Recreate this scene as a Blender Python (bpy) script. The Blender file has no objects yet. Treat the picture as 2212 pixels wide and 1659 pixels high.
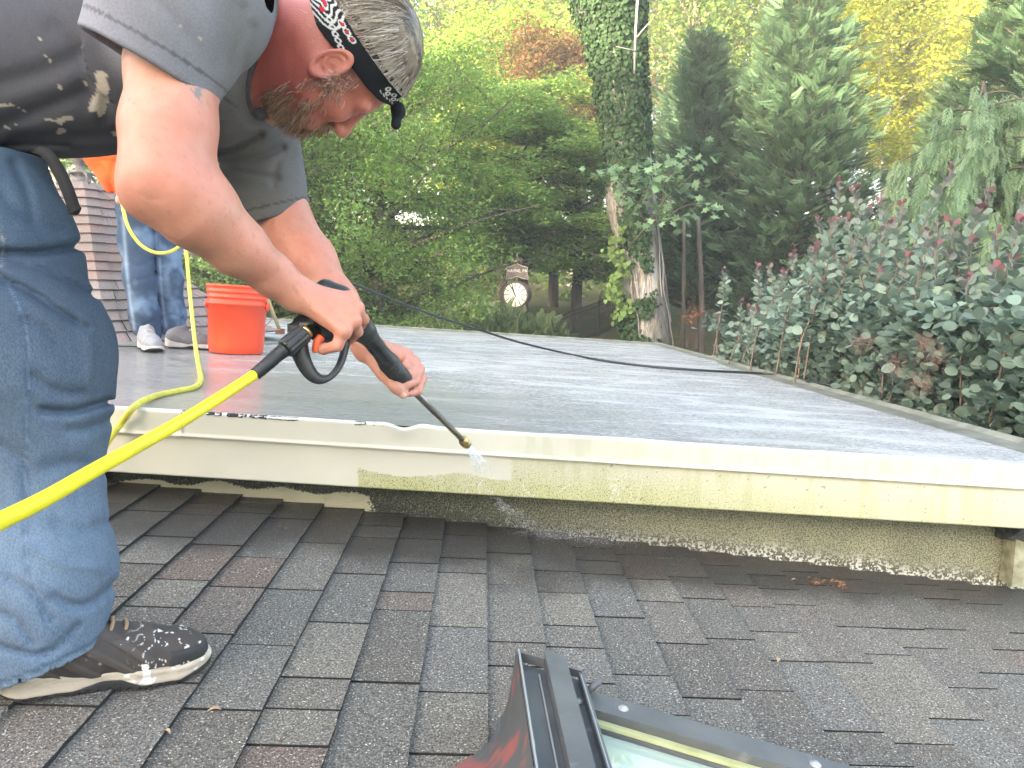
import bpy, math, random
import numpy as np
from mathutils import Matrix, Vector
# ------------------------------------------------------------------ camera, sky, sun, exposure
scene = bpy.context.scene
C = scene.collection
CZ = 3.4                                   # camera height over the datum
PITCH = math.radians(7.98); FPX = 1640.0
cam_d = bpy.data.cameras.new('camera'); cam = bpy.data.objects.new('camera', cam_d); C.objects.link(cam)
cam.location = (0, 0, CZ); cam.rotation_euler = (math.pi/2 - PITCH, 0, 0)
cam_d.sensor_width = 36; cam_d.lens = 36*FPX/2212; cam_d.clip_start = .02; cam_d.clip_end = 1000
scene.camera = cam
SUN_EL = math.radians(10.5); SUN_AZ = math.radians(222)          # clockwise from +Y
w = bpy.data.worlds.new('World'); scene.world = w; w.use_nodes = True
nt = w.node_tree; bg = nt.nodes['Background']
sky = nt.nodes.new('ShaderNodeTexSky'); sky.sky_type = 'NISHITA'; sky.sun_disc = False
sky.sun_elevation = SUN_EL; sky.sun_rotation = SUN_AZ; sky.air_density = .75; sky.dust_density = 3.0; sky.ozone_density = .4
nt.links.new(sky.outputs[0], bg.inputs[0]); bg.inputs[1].default_value = .15
sl = bpy.data.lights.new('sun', 'SUN'); sun = bpy.data.objects.new('sun', sl); C.objects.link(sun)
sl.energy = 3.2; sl.angle = math.radians(.6); sl.color = (1, .86, .62)
sdir = Vector((math.sin(SUN_AZ)*math.cos(SUN_EL), math.cos(SUN_AZ)*math.cos(SUN_EL), math.sin(SUN_EL)))
sun.rotation_euler = sdir.to_track_quat('Z', 'Y').to_euler()
vs = scene.view_settings
vs.view_transform = 'Standard'; vs.look = 'None'; vs.gamma = 1; vs.use_curve_mapping = False
vs.exposure = 3.55
# ------------------------------------------------------------------ helpers
SP, CP = math.sin(PITCH), math.cos(PITCH)
def P(u, v, Y):
    """point seen at photo coordinate (u, v) (2212 px wide) that stands Y metres ahead"""
    a = (u-1106)/FPX; b = (829.5-v)/FPX
    d = np.array([a, CP+b*SP, -SP+b*CP]); d = d*(Y/d[1])
    return d+np.array([0, 0, CZ])
def PL(pts): return np.array([P(*q) for q in pts])
def ray_plane(u, v, n, d0):
    a = (u-1106)/FPX; b = (829.5-v)/FPX
    d = np.array([a, CP+b*SP, -SP+b*CP]); o = np.array([0, 0, CZ])
    t = (d0-np.dot(n, o))/np.dot(n, d); return o+t*d
def proj(p):
    q = p-np.array([0, 0, CZ]); fw = q[:, 1]*CP-q[:, 2]*SP; up = q[:, 1]*SP+q[:, 2]*CP
    fw = np.maximum(fw, .05)
    return 1106+FPX*q[:, 0]/fw, 829.5-FPX*up/fw
def _h(i, j, k, s):
    with np.errstate(over='ignore'):
        n = (i.astype(np.uint32)*np.uint32(374761393)+j.astype(np.uint32)*np.uint32(668265263)
             + k.astype(np.uint32)*np.uint32(2147483647)+np.uint32(s*974711+1013))
        n = (n ^ (n >> np.uint32(13)))*np.uint32(1274126177); n = n ^ (n >> np.uint32(16))
        n = n*np.uint32(2246822519); n = n ^ (n >> np.uint32(15))
    return (n & np.uint32(0xffffff)).astype(np.float32)/float(0xffffff)
def vn(p, sc=1., s=0):
    q = np.asarray(p, dtype=np.float64)*sc; f = np.floor(q); t = q-f; t = t*t*(3-2*t); i = f.astype(np.int64)
    r = 0
    for dx in (0, 1):
        for dy in (0, 1):
            for dz in (0, 1):
                wgt = (t[:, 0] if dx else 1-t[:, 0])*(t[:, 1] if dy else 1-t[:, 1])*(t[:, 2] if dz else 1-t[:, 2])
                r = r+wgt*_h(i[:, 0]+dx, i[:, 1]+dy, i[:, 2]+dz, s)
    return r
def fbm(p, sc=1., s=0, o=4):
    a = 0; g = .5; tot = 0
    for k in range(o): a = a+g*vn(p, sc*2**k, s+k*7); tot += g; g *= .5
    return a/tot
def ss(a, b, x): t = np.clip((x-a)/(b-a), 0, 1); return t*t*(3-2*t)
def mix(a, b, t): t = np.asarray(t)[:, None]; return a*(1-t)+np.asarray(b)*t
def mk(name, V, F, mat=None, smooth=True, col=None, extra=None):
    V = np.asarray(V, dtype=np.float32); me = bpy.data.meshes.new(name)
    if isinstance(F, np.ndarray):
        m, k = F.shape
        me.vertices.add(len(V)); me.vertices.foreach_set('co', V.ravel())
        me.loops.add(m*k); me.loops.foreach_set('vertex_index', F.astype(np.int32).ravel())
        me.polygons.add(m); me.polygons.foreach_set('loop_start', np.arange(0, m*k, k, dtype=np.int32))
        me.update(calc_edges=True)
    else:
        me.from_pydata([tuple(map(float, q)) for q in V], [], F)
    if smooth: me.polygons.foreach_set('use_smooth', np.ones(len(me.polygons), dtype=bool))
    if col is not None:
        ca = me.color_attributes.new('Col', 'FLOAT_COLOR', 'POINT')
        c4 = np.ones((len(V), 4), dtype=np.float32); c4[:, :3] = col; ca.data.foreach_set('color', c4.ravel())
    for an_k, an_v in (extra or {}).items():
        fa__ = me.attributes.new(an_k, 'FLOAT', 'POINT'); fa__.data.foreach_set('value', np.asarray(an_v, dtype=np.float32))
    if mat: me.materials.append(mat)
    me.validate(); me.update()
    return me
def ob(name, me, parent=None, label=None, cat=None, group=None, kind=None, loc=None):
    o = bpy.data.objects.new(name, me); C.objects.link(o)
    if parent is not None:
        o.parent = parent; o.matrix_parent_inverse = Matrix.Translation(-parent.location) if parent.type == 'EMPTY' else Matrix.Identity(4)
    if loc is not None: o.location = loc
    for k, v in (('label', label), ('category', cat), ('group', group), ('kind', kind)):
        if v: o[k] = v
    return o
def thing(name, loc, label, cat, group=None):
    o = bpy.data.objects.new(name, None); C.objects.link(o); o.location = [float(q) for q in loc]
    o.empty_display_size = .1; o['label'] = label; o['category'] = cat
    if group: o['group'] = group
    return o
# ---- mesh builders returning (V, F)
def catmull(pts, n=8):
    p = np.asarray(pts, float); p = np.vstack([2*p[0]-p[1], p, 2*p[-1]-p[-2]]); out = []
    for i in range(1, len(p)-2):
        for t in np.linspace(0, 1, n, endpoint=False):
            out.append(.5*((2*p[i])+(-p[i-1]+p[i+1])*t+(2*p[i-1]-5*p[i]+4*p[i+1]-p[i+2])*t*t+(-p[i-1]+3*p[i]-3*p[i+1]+p[i+2])*t**3))
    out.append(p[-2]); return np.array(out)
def tube(pts, r, n=8, cap=True, star=0.):
    p = np.asarray(pts, float); m = len(p); r = np.broadcast_to(np.asarray(r, float), (m,))
    t = np.gradient(p, axis=0); t /= np.linalg.norm(t, axis=1)[:, None]+1e-12
    a = np.array([0, 0, 1.]) if abs(t[0][2]) < .9 else np.array([1., 0, 0])
    N = np.cross(t[0], a); N /= np.linalg.norm(N); V = []
    for i in range(m):
        N = N-t[i]*np.dot(N, t[i]); N /= np.linalg.norm(N)+1e-12; B = np.cross(t[i], N)
        an = np.arange(n)*2*np.pi/n; rr = r[i]*(1+star*(np.arange(n) % 2))
        V.append(p[i]+(np.cos(an)*rr)[:, None]*N+(np.sin(an)*rr)[:, None]*B)
    V = np.vstack(V); i = np.arange(m-1)[:, None]*n; j = np.arange(n)[None]; j2 = (j+1) % n
    F = np.stack([i+j, i+j2, i+n+j2, i+n+j], -1).reshape(-1, 4)
    if cap:
        V = np.vstack([V, p[0], p[-1]]); a0 = len(V)-2
        k = np.arange(n); k2 = (k+1) % n
        c0 = np.stack([k2, k, np.full(n, a0), np.full(n, a0)], -1); b = (m-1)*n
        c1 = np.stack([b+k, b+k2, np.full(n, a0+1), np.full(n, a0+1)], -1)
        tri = [list(map(int, q[:3])) for q in np.vstack([c0, c1])]
        return V, [list(map(int, q)) for q in F]+tri
    return V, F
def join(parts):
    V = []; F = []; o = 0
    for v, f in parts:
        V.append(np.asarray(v)); F += [[int(i)+o for i in q] for q in f]; o += len(v)
    return np.vstack(V), F
def box(c, s, ax=None):
    """box centred at c with half sizes s, ax = rows of axes"""
    ax = np.eye(3) if ax is None else np.asarray(ax)
    q = np.array([[x, y, z] for x in (-1, 1) for y in (-1, 1) for z in (-1, 1)])*np.asarray(s)
    return np.asarray(c)+q@ax, [[0, 1, 3, 2], [4, 6, 7, 5], [0, 4, 5, 1], [2, 3, 7, 6], [0, 2, 6, 4], [1, 5, 7, 3]]
def prism(A, B):
    """two matching rings of points joined into a closed solid"""
    n = len(A); V = np.vstack([A, B])
    F = [list(range(n))[::-1], [n+i for i in range(n)]]+[[i, (i+1) % n, n+(i+1) % n, n+i] for i in range(n)]
    return V, F
def lathe(prof, axis_o, axis=(0, 0, 1), n=32):
    ax = np.array(axis, float); ax /= np.linalg.norm(ax); a = np.array([1., 0, 0]) if abs(ax[0]) < .9 else np.array([0, 1., 0])
    N = np.cross(ax, a); N /= np.linalg.norm(N); B = np.cross(ax, N); an = np.arange(n)*2*np.pi/n
    V = np.vstack([np.asarray(axis_o)+ax*h+r*(np.cos(an)[:, None]*N+np.sin(an)[:, None]*B) for r, h in prof])
    m = len(prof); i = np.arange(m-1)[:, None]*n; j = np.arange(n)[None]; j2 = (j+1) % n
    return V, np.stack([i+j, i+j2, i+n+j2, i+n+j], -1).reshape(-1, 4)
def norm(v): v = np.asarray(v, float); return v/np.linalg.norm(v)
# ---- signed distance shapes and a sparse surface-nets mesher
def smin(a, b, k): h = np.clip(.5+.5*(b-a)/k, 0, 1); return b+(a-b)*h-k*h*(1-h)
def smax(a, b, k): return -smin(-a, -b, k)
def cone(p, a, b, r1, r2):
    a = np.asarray(a); ba = np.asarray(b)-a; t = np.clip((p-a)@ba/np.dot(ba, ba), 0, 1)
    return np.linalg.norm(p-a-t[:, None]*ba, axis=1)-(r1+(r2-r1)*t)
def chain(p, pts, rad, k=.02):
    d = None
    for i in range(len(pts)-1):
        e = cone(p, pts[i], pts[i+1], rad[i], rad[i+1]); d = e if d is None else smin(d, e, k)
    return d
def ell(p, c, r, ax=None):
    q = p-np.asarray(c); q = q if ax is None else q@np.asarray(ax).T
    r = np.asarray(r); k0 = np.linalg.norm(q/r, axis=1); k1 = np.linalg.norm(q/(r*r), axis=1)
    return k0*(k0-1)/np.maximum(k1, 1e-6)
def sbox(p, c, s, ax=None, r=.0):
    q = p-np.asarray(c); q = np.abs(q if ax is None else q@np.asarray(ax).T)-(np.asarray(s)-r)
    return np.linalg.norm(np.maximum(q, 0), axis=1)+np.minimum(q.max(1), 0)-r
def nets(fn, lo, hi, h, B=8):
    lo = np.asarray(lo, float); hi = np.asarray(hi, float)
    nb = np.ceil((hi-lo)/(h*B)).astype(int)+1; g = nb*B+1
    V = np.full(g, 1., np.float32)
    cc = np.stack(np.meshgrid(*[np.arange(k) for k in nb], indexing='ij'), -1).reshape(-1, 3)
    cen = lo+(cc+.5)*B*h; d = fn(cen); act = np.abs(d) < B*h*1.15+.012
    for c, dv in zip(cc[~act], d[~act]):
        if dv < 0: V[c[0]*B:c[0]*B+B+1, c[1]*B:c[1]*B+B+1, c[2]*B:c[2]*B+B+1] = -1
    off = np.stack(np.meshgrid(*[np.arange(B+1)]*3, indexing='ij'), -1).reshape(-1, 3)
    A = cc[act]
    for s in range(0, len(A), 400):
        idx = (A[s:s+400, None, :]*B+off[None]).reshape(-1, 3)
        V[idx[:, 0], idx[:, 1], idx[:, 2]] = fn(lo+idx*h)
    S = V < 0; cs = np.zeros(np.array(g)-1, np.int8)
    for i in (0, 1):
        for j in (0, 1):
            for k in (0, 1): cs += S[i:g[0]-1+i, j:g[1]-1+j, k:g[2]-1+k]
    act = np.argwhere((cs > 0) & (cs < 8)); cid = np.full(cs.shape, -1, np.int32)
    cid[act[:, 0], act[:, 1], act[:, 2]] = np.arange(len(act))
    acc = np.zeros((len(act), 3)); cnt = np.zeros(len(act))
    co = [(i, j, k) for i in (0, 1) for j in (0, 1) for k in (0, 1)]
    cv = {c: V[act[:, 0]+c[0], act[:, 1]+c[1], act[:, 2]+c[2]] for c in co}
    for a in co:
        for x in range(3):
            if a[x] == 0:
                b = list(a); b[x] = 1; b = tuple(b); va, vb = cv[a], cv[b]; m = (va < 0) != (vb < 0)
                t = np.where(m, va/np.where(m, va-vb, 1), 0); q = np.tile(np.array(a, float), (len(act), 1)); q[:, x] = t
                acc[m] += q[m]; cnt += m
    X = lo+(act+acc/np.maximum(cnt, 1)[:, None])*h; Q = []
    for x in range(3):
        y, z = (x+1) % 3, (x+2) % 3
        s0 = [slice(0, n) for n in g]; s1 = list(s0); s0[x] = slice(0, g[x]-1); s1[x] = slice(1, g[x])
        a = S[tuple(s0)]; b = S[tuple(s1)]; e = np.argwhere(a != b)
        e = e[(e[:, y] > 0) & (e[:, z] > 0) & (e[:, y] < g[y]-1) & (e[:, z] < g[z]-1)]
        inside = a[e[:, 0], e[:, 1], e[:, 2]]; c = []
        for dy, dz in ((1, 1), (0, 1), (0, 0), (1, 0)):
            q = e.copy(); q[:, y] -= dy; q[:, z] -= dz; c.append(cid[q[:, 0], q[:, 1], q[:, 2]])
        q = np.stack(c, -1); q[~inside] = q[~inside][:, ::-1]; Q.append(q)
    Q = np.vstack(Q); Q = Q[(Q >= 0).all(1)]
    return X, Q
def vnormals(V, Q):
    n = np.cross(V[Q[:, 2]]-V[Q[:, 0]], V[Q[:, 3]]-V[Q[:, 1]]); N = np.zeros_like(V)
    for k in range(4): np.add.at(N, Q[:, k], n)
    return N/(np.linalg.norm(N, axis=1)[:, None]+1e-12)
# ------------------------------------------------------------------ procedural materials
def pmat(name, base=(.5, .5, .5), base2=None, nsc=20., detail=4., rough=.6, rough2=None, metal=0., bump=0., bsc=200., bdist=.002,
         attr=False, sss=0., trans=0., objvar=None, stretch=None, coat=0., spec=.5, ramp=(.35, .65), second=None, speck=None, amask=()):
    m = bpy.data.materials.new(name); m.use_nodes = True; t = m.node_tree; L = t.links; N = t.nodes
    b = N['Principled BSDF']; out = N['Material Output']
    b.inputs['Roughness'].default_value = rough; b.inputs['Metallic'].default_value = metal
    b.inputs['Specular IOR Level'].default_value = spec; b.inputs['Coat Weight'].default_value = coat
    tc = N.new('ShaderNodeNewGeometry').outputs['Position']
    if stretch:
        mp = N.new('ShaderNodeMapping'); mp.inputs['Scale'].default_value = stretch; L.new(tc, mp.inputs[0]); tc = mp.outputs[0]
    def noise(sc, det=4.):
        n = N.new('ShaderNodeTexNoise'); n.inputs['Scale'].default_value = sc; n.inputs['Detail'].default_value = det
        L.new(tc, n.inputs['Vector']); return n.outputs['Fac']
    def rmp(f, a, z):
        r = N.new('ShaderNodeMapRange'); r.inputs[1].default_value = a; r.inputs[2].default_value = z; r.clamp = True; L.new(f, r.inputs[0]); return r.outputs[0]
    def mixc(f, a, z, mode='MIX'):
        x = N.new('ShaderNodeMix'); x.data_type = 'RGBA'; x.blend_type = mode
        for k, v in ((0, f), (6, a), (7, z)):
            if hasattr(v, 'is_linked') or hasattr(v, 'links'): L.new(v, x.inputs[k])
            else: x.inputs[k].default_value = v if k == 0 else (*v, 1)
        return x.outputs[2]
    if attr:
        a = N.new('ShaderNodeAttribute'); a.attribute_name = 'Col'; c = a.outputs['Color']
        if base2: c = mixc(rmp(noise(nsc, detail), *ramp), c, mixc(1., c, base2, 'MULTIPLY'))
    elif base2: c = mixc(rmp(noise(nsc, detail), *ramp), base, base2)
    else:
        rg = N.new('ShaderNodeRGB'); rg.outputs[0].default_value = (*base, 1); c = rg.outputs[0]
    if second: c = mixc(rmp(noise(second[1], 5.), second[2], second[3]), c, second[0])
    for an_n, an_c, an_s, an_l, an_h in amask:
        aa = N.new('ShaderNodeAttribute'); aa.attribute_name = an_n; mm = N.new('ShaderNodeMath'); mm.operation = 'MULTIPLY'; L.new(aa.outputs['Fac'], mm.inputs[0]); L.new(rmp(noise(an_s, 3.), an_l, an_h), mm.inputs[1]); c = mixc(mm.outputs[0], c, an_c)
    if objvar:
        oi = N.new('ShaderNodeObjectInfo'); cr = N.new('ShaderNodeValToRGB'); e = cr.color_ramp
        e.interpolation = 'LINEAR'
        for i, (pos, cc) in enumerate(objvar):
            el = e.elements[i] if i < 2 else e.elements.new(pos)
            el.position = pos; el.color = (*cc, 1)
        L.new(oi.outputs['Random'], cr.inputs[0]); c = mixc(1., c, cr.outputs[0], 'MULTIPLY')
    if speck: c = mixc(rmp(noise(speck[1], 2.), speck[2], speck[3]), c, speck[0])
    L.new(c, b.inputs['Base Color'])
    if rough2 is not None:
        r = N.new('ShaderNodeMapRange'); L.new(noise(nsc*.7), r.inputs[0]); r.inputs[1].default_value = .35; r.inputs[2].default_value = .65
        r.inputs[3].default_value = rough; r.inputs[4].default_value = rough2; L.new(r.outputs[0], b.inputs['Roughness'])
    if bump:
        bn = N.new('ShaderNodeBump'); bn.inputs['Strength'].default_value = bump; bn.inputs['Distance'].default_value = bdist
        L.new(noise(bsc, 3.), bn.inputs['Height']); L.new(bn.outputs[0], b.inputs['Normal'])
    if sss:
        b.inputs['Subsurface Weight'].default_value = sss; b.inputs['Subsurface Radius'].default_value = (.012, .005, .003); b.inputs['Subsurface Scale'].default_value = .6
    if trans:
        tr = N.new('ShaderNodeBsdfTranslucent'); L.new(c, tr.inputs[0]); mx = N.new('ShaderNodeMixShader'); mx.inputs[0].default_value = trans
        L.new(b.outputs[0], mx.inputs[1]); L.new(tr.outputs[0], mx.inputs[2]); L.new(mx.outputs[0], out.inputs[0])
    return m
rng = np.random.default_rng(7)
# ------------------------------------------------------------------ planes measured from the photograph
FA, FB, FD = P(230, 880, 2.1), P(2212, 1005, 2.1), P(510, 762, 4.25)
FN = norm(np.cross(FB-FA, FD-FA)); FD0 = FN@FA                      # flat roof plane
def flat_z(x, y): return (FD0-FN[0]*x-FN[1]*y)/FN[2]
ZS = P(1106, 1145, 2.25)[2]; SLOPE = .125
SN = norm((SLOPE, 0, 1)); SD0 = SN@np.array([0, 2.25, ZS])          # shingle roof plane
def shin_z(x, y=0): return ZS-SLOPE*x
def ground_z(x, y):
    x = np.asarray(x, float); y = np.asarray(y, float)
    return CZ-3.0+1.75*ss(3, 10.5, y)+.6*ss(14, 17.6, y)+.5*ss(19, 30, y)+5.0*ss(30, 75, y)+.3*ss(2, 9, x)*ss(9, 16, y)
# ------------------------------------------------------------------ ground
gx = np.concatenate([np.linspace(-160, -16, 25), np.linspace(-14, 16, 91), np.linspace(18, 160, 25)])
gy = np.concatenate([np.linspace(-160, -4, 22), np.linspace(-2, 34, 110), np.linspace(36, 260, 40)])
X, Y = np.meshgrid(gx, gy); xs, ys = X.ravel(), Y.ravel()
zz = ground_z(xs, ys)+.06*(fbm(np.stack([xs, ys, 0*xs], 1), .8, 3)-.5)
nx_ = len(gx); ii = (np.arange(len(gy)-1)[:, None]*nx_+np.arange(nx_-1)[None]).ravel()
M_lawn = pmat('lawn', (.075, .095, .028), (.16, .13, .05), nsc=3., detail=8, rough=.9, bump=.8, bsc=90, bdist=.03, second=((.035, .05, .015), 22., .45, .7))
ob('ground', mk('ground', np.stack([xs, ys, zz], 1), np.stack([ii, ii+1, ii+nx_+1, ii+nx_], 1), M_lawn), kind='structure')
# pale drive beyond the garden
dx = np.linspace(-16, -.4, 40); dV = []; 
for yy in (17.2, 17.9, 18.6, 19.3): dV += [(x, yy+.05*x, float(ground_z(x, yy+.05*x))+.045) for x in dx]
dF = [[r*40+i, r*40+i+1, (r+1)*40+i+1, (r+1)*40+i] for r in range(3) for i in range(39)]
M_drive = pmat('pale_gravel', (.5, .45, .4), (.36, .32, .28), nsc=12, rough=.95, bump=.5, bsc=80, bdist=.02)
ob('driveway', mk('driveway', dV, dF, M_drive), kind='structure')
# ------------------------------------------------------------------ shingled lower roof
M_shin = pmat('asphalt_shingle', (.285, .265, .225), (.085, .079, .069), nsc=260., detail=2, rough=.93, bump=1.0, bsc=420, bdist=.004,
              objvar=((0., (.62, .6, .58)), (.2, (.85, .82, .78)), (.45, (.72, .73, .72)), (.62, (1., .97, .9)), (.8, (.8, .82, .84)), (.93, (.86, .74, .68)), (1., (.78, .63, .58))),
              speck=((.62, .58, .5), 250., .63, .69), ramp=(.36, .62))
def wet_shingle(m):
    """water has run along the foot of the wall: wet granules are darker and glossier"""
    t = m.node_tree; N = t.nodes; L = t.links; b = N['Principled BSDF']
    g = N.new('ShaderNodeNewGeometry'); sx = N.new('ShaderNodeSeparateXYZ'); L.new(g.outputs['Position'], sx.inputs[0])
    no = N.new('ShaderNodeTexNoise'); no.inputs['Scale'].default_value = 3.2; no.inputs['Detail'].default_value = 6; L.new(g.outputs['Position'], no.inputs['Vector'])
    def mth(op, a, c=None):
        q = N.new('ShaderNodeMath'); q.operation = op
        for i, v in enumerate((a, c)):
            if v is None: continue
            if isinstance(v, (int, float)): q.inputs[i].default_value = v
            else: L.new(v, q.inputs[i])
        return q.outputs[0]
    # y + 0.3*noise, water edge lies nearer the wall to the right
    e = mth('ADD', sx.outputs['Y'], mth('MULTIPLY', no.outputs['Fac'], .55)); e = mth('SUBTRACT', e, mth('MULTIPLY', sx.outputs['X'], .12))
    r = N.new('ShaderNodeMapRange'); L.new(e, r.inputs[0]); r.inputs[1].default_value = 2.08; r.inputs[2].default_value = 2.25
    src = b.inputs['Base Color'].links[0].from_socket
    x = N.new('ShaderNodeMix'); x.data_type = 'RGBA'; x.blend_type = 'MULTIPLY'; L.new(r.outputs[0], x.inputs[0]); L.new(src, x.inputs[6]); x.inputs[7].default_value = (.42, .41, .4, 1)
    L.new(x.outputs[2], b.inputs['Base Color'])
    rr = N.new('ShaderNodeMapRange'); L.new(r.outputs[0], rr.inputs[0]); rr.inputs[3].default_value = .93; rr.inputs[4].default_value = .42; L.new(rr.outputs[0], b.inputs['Roughness'])
wet_shingle(M_shin)
M_tar_shadow = pmat('tar_and_shadow', (.018, .017, .016), rough=.95)
CA = math.atan2(1047-1106, 1640)                                   # course direction
cy = np.array([math.sin(CA), math.cos(CA), 0]); cxv = norm(np.cross(cy, SN)); cy = np.cross(SN, cxv)
sbase = []
for x, y in ((-5, -1.2), (6, -1.2), (6, 2.62), (-5, 2.62)): sbase.append((x, y, shin_z(x)-.012))
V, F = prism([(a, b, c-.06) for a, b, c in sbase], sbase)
roof = ob('lower_roof', mk('lower_roof', V, F, M_tar_shadow, smooth=False), kind='structure')
SO = np.array([0, 0, ZS+.0])                                        # roof local origin
EXP = .125
def shingle_mesh(L_, W_, th=.011, seed=0):
    r = np.random.default_rng(seed); n = 6
    ys_ = np.linspace(0, L_, n+1); A = []; 
    top0 = [(-.03, y, .0) for y in ys_]; top1 = [(W_+r.uniform(-.0012, .0012), y, th+r.uniform(-.0007, .0007)) for y in ys_]
    bot1 = [(W_+r.uniform(-.001, .001), y, .0005) for y in ys_]
    V = np.array(top0+top1+bot1); m = n+1; F = []
    for i in range(n): F += [[i, m+i, m+i+1, i+1], [m+i, 2*m+i, 2*m+i+1, m+i+1]]
    F += [[0, 2*m, m], [n, m+n, 2*m+n]]
    return V, F
sh_var = []
for L_ in (.10, .14, .18, .22, .26, .30):
    for s in range(3):
        V, F = shingle_mesh(L_-.0055, EXP, seed=int(L_*100)+s); me = mk('shingle', V, F, M_shin, smooth=False); me.materials.append(M_tar_shadow)
        for pi, pp in enumerate(me.polygons): pp.material_index = 1 if (pi % 2 == 1 or pi >= 12) else 0  # edge faces near-black: dark asphalt plus a painted shadow line under each course
        sh_var.append((L_, me))
srng = random.Random(11); far_parts = []; nsh = 0
R3 = np.stack([cxv, cy, SN], 1)
for ci in range(-26, 34):
    yv = -.8+srng.uniform(0, .25)
    while yv < 2.36:
        L_, me = srng.choice(sh_var); q = SO+cxv*(ci*EXP)+cy*yv+SN*(srng.uniform(0, .0015))
        c = q+cy*L_*.5+cxv*.06; u, v = proj(c[None]); vis = (-140 < u[0] < 2352 and v[0] < 1800 and c[1] > .85)
        if vis and c[1] < 2.3:
            o = bpy.data.objects.new('shingle', me); C.objects.link(o); o.parent = roof
            M = Matrix([[*R3[0], q[0]], [*R3[1], q[1]], [*R3[2], q[2]], [0, 0, 0, 1]]); o.matrix_world = M; nsh += 1
        else:
            vv = np.array([w_.co[:] for w_ in me.vertices]); far_parts.append((vv@R3.T+q, [list(p_.vertices) for p_ in me.polygons]))
        yv += L_
V, F = join(far_parts); o = ob('outer_shingles', mk('outer_shingles', V, F, M_shin, smooth=False), parent=roof, kind='stuff')
print('shingles', nsh)
# litter on the shingles
M_litter = pmat('dry_litter', (.3, .17, .09), (.12, .05, .03), nsc=60, rough=.9)
M_litter2 = pmat('dry_litter_pale', (.5, .36, .2), (.3, .2, .12), nsc=60, rough=.9)
def roof_pt(u, v, dz=.009): return ray_plane(u, v, SN, SD0)+np.array([0, 0, dz])
lrng = np.random.default_rng(5); parts = []
for k in range(330):
    q = roof_pt(lrng.uniform(100, 2212), lrng.uniform(1130, 1659)**1.0); s = lrng.uniform(.0015, .0045); a = lrng.uniform(0, 6.28)
    e1 = np.array([math.cos(a), math.sin(a), -SLOPE*math.cos(a)])*s; e2 = np.array([-math.sin(a), math.cos(a), SLOPE*math.sin(a)])*s*.45; n = SN*s*.5
    parts.append((np.array([q-e1, q+e2, q+e1+n*.6, q-e2, q+n]), [[0, 1, 4], [1, 2, 4], [2, 3, 4], [3, 0, 4]]))
V, F = join(parts); ob('roof_litter', mk('roof_litter', V, F, M_litter, smooth=False), kind='stuff', label='tiny dark crumbs of leaf litter scattered over the shingles', cat='leaf litter')
def dry_leaf(u, v, ln, ang, label, m):
    q = roof_pt(u, v, .011); t = np.linspace(0, 1, 7); V = []; c, s = math.cos(ang), math.sin(ang)
    ex = np.array([c, s, -SLOPE*c]); ey = np.array([-s, c, SLOPE*s])
    for k in t:
        wv = ln*.2*math.sin(math.pi*min(1, k*.97+.02))**.8
        for sg in (-1, 0, 1): V.append(q+ex*ln*(k-.5)+ey*wv*sg+SN*(abs(sg)*wv*.5+.004*math.sin(k*3)))
    F = [[i*3+j, i*3+j+3, i*3+j+4, i*3+j+1] for i in range(6) for j in range(2)]
    ob('dry_leaf', mk('dry_leaf', V, F, m), label=label, cat='leaf', group='dry leaves on the shingles')
dry_leaf(464, 1549, .022, .35, 'dry tan leaf on the shingles below the worn sneaker', M_litter2)
dry_leaf(1680, 1437, .02, 1.2, 'dry tan leaf on the shingles above the skylight bar', M_litter2)
dry_leaf(1715, 1262, .02, .2, 'dry tan leaf below the pale wall foot', M_litter2)
dry_leaf(362, 1597, .016, -.5, 'small curled tan scrap below the sneaker heel', M_litter2)
for (u0, v0, lab) in ((1765, 1270, 'brown clump of dead leaves on shingles at the wall foot, larger one'), (1812, 1273, 'smaller brown clump of dead leaves at the wall foot')):
    parts = []
    for k in range(34):
        q = roof_pt(u0+lrng.normal(0, 11), v0+lrng.normal(0, 4.5), .008+abs(lrng.normal(0, .006))); r_ = lrng.normal(0, 1, (2, 3)); e1 = norm(r_[0])*lrng.uniform(.004, .011); e2 = norm(np.cross(e1, r_[1]))*lrng.uniform(.002, .004)
        q = q+np.array([0, 0, abs(e1[2])+abs(e2[2])]); parts.append((np.array([q-e1, q+e2, q+e1, q-e2]), [[0, 1, 2, 3]]))
    V, F = join(parts); ob('leaf_clump', mk('leaf_clump', V, F, M_litter, smooth=False), label=lab, cat='leaf clump', group='leaf clumps at the wall foot')
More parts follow.
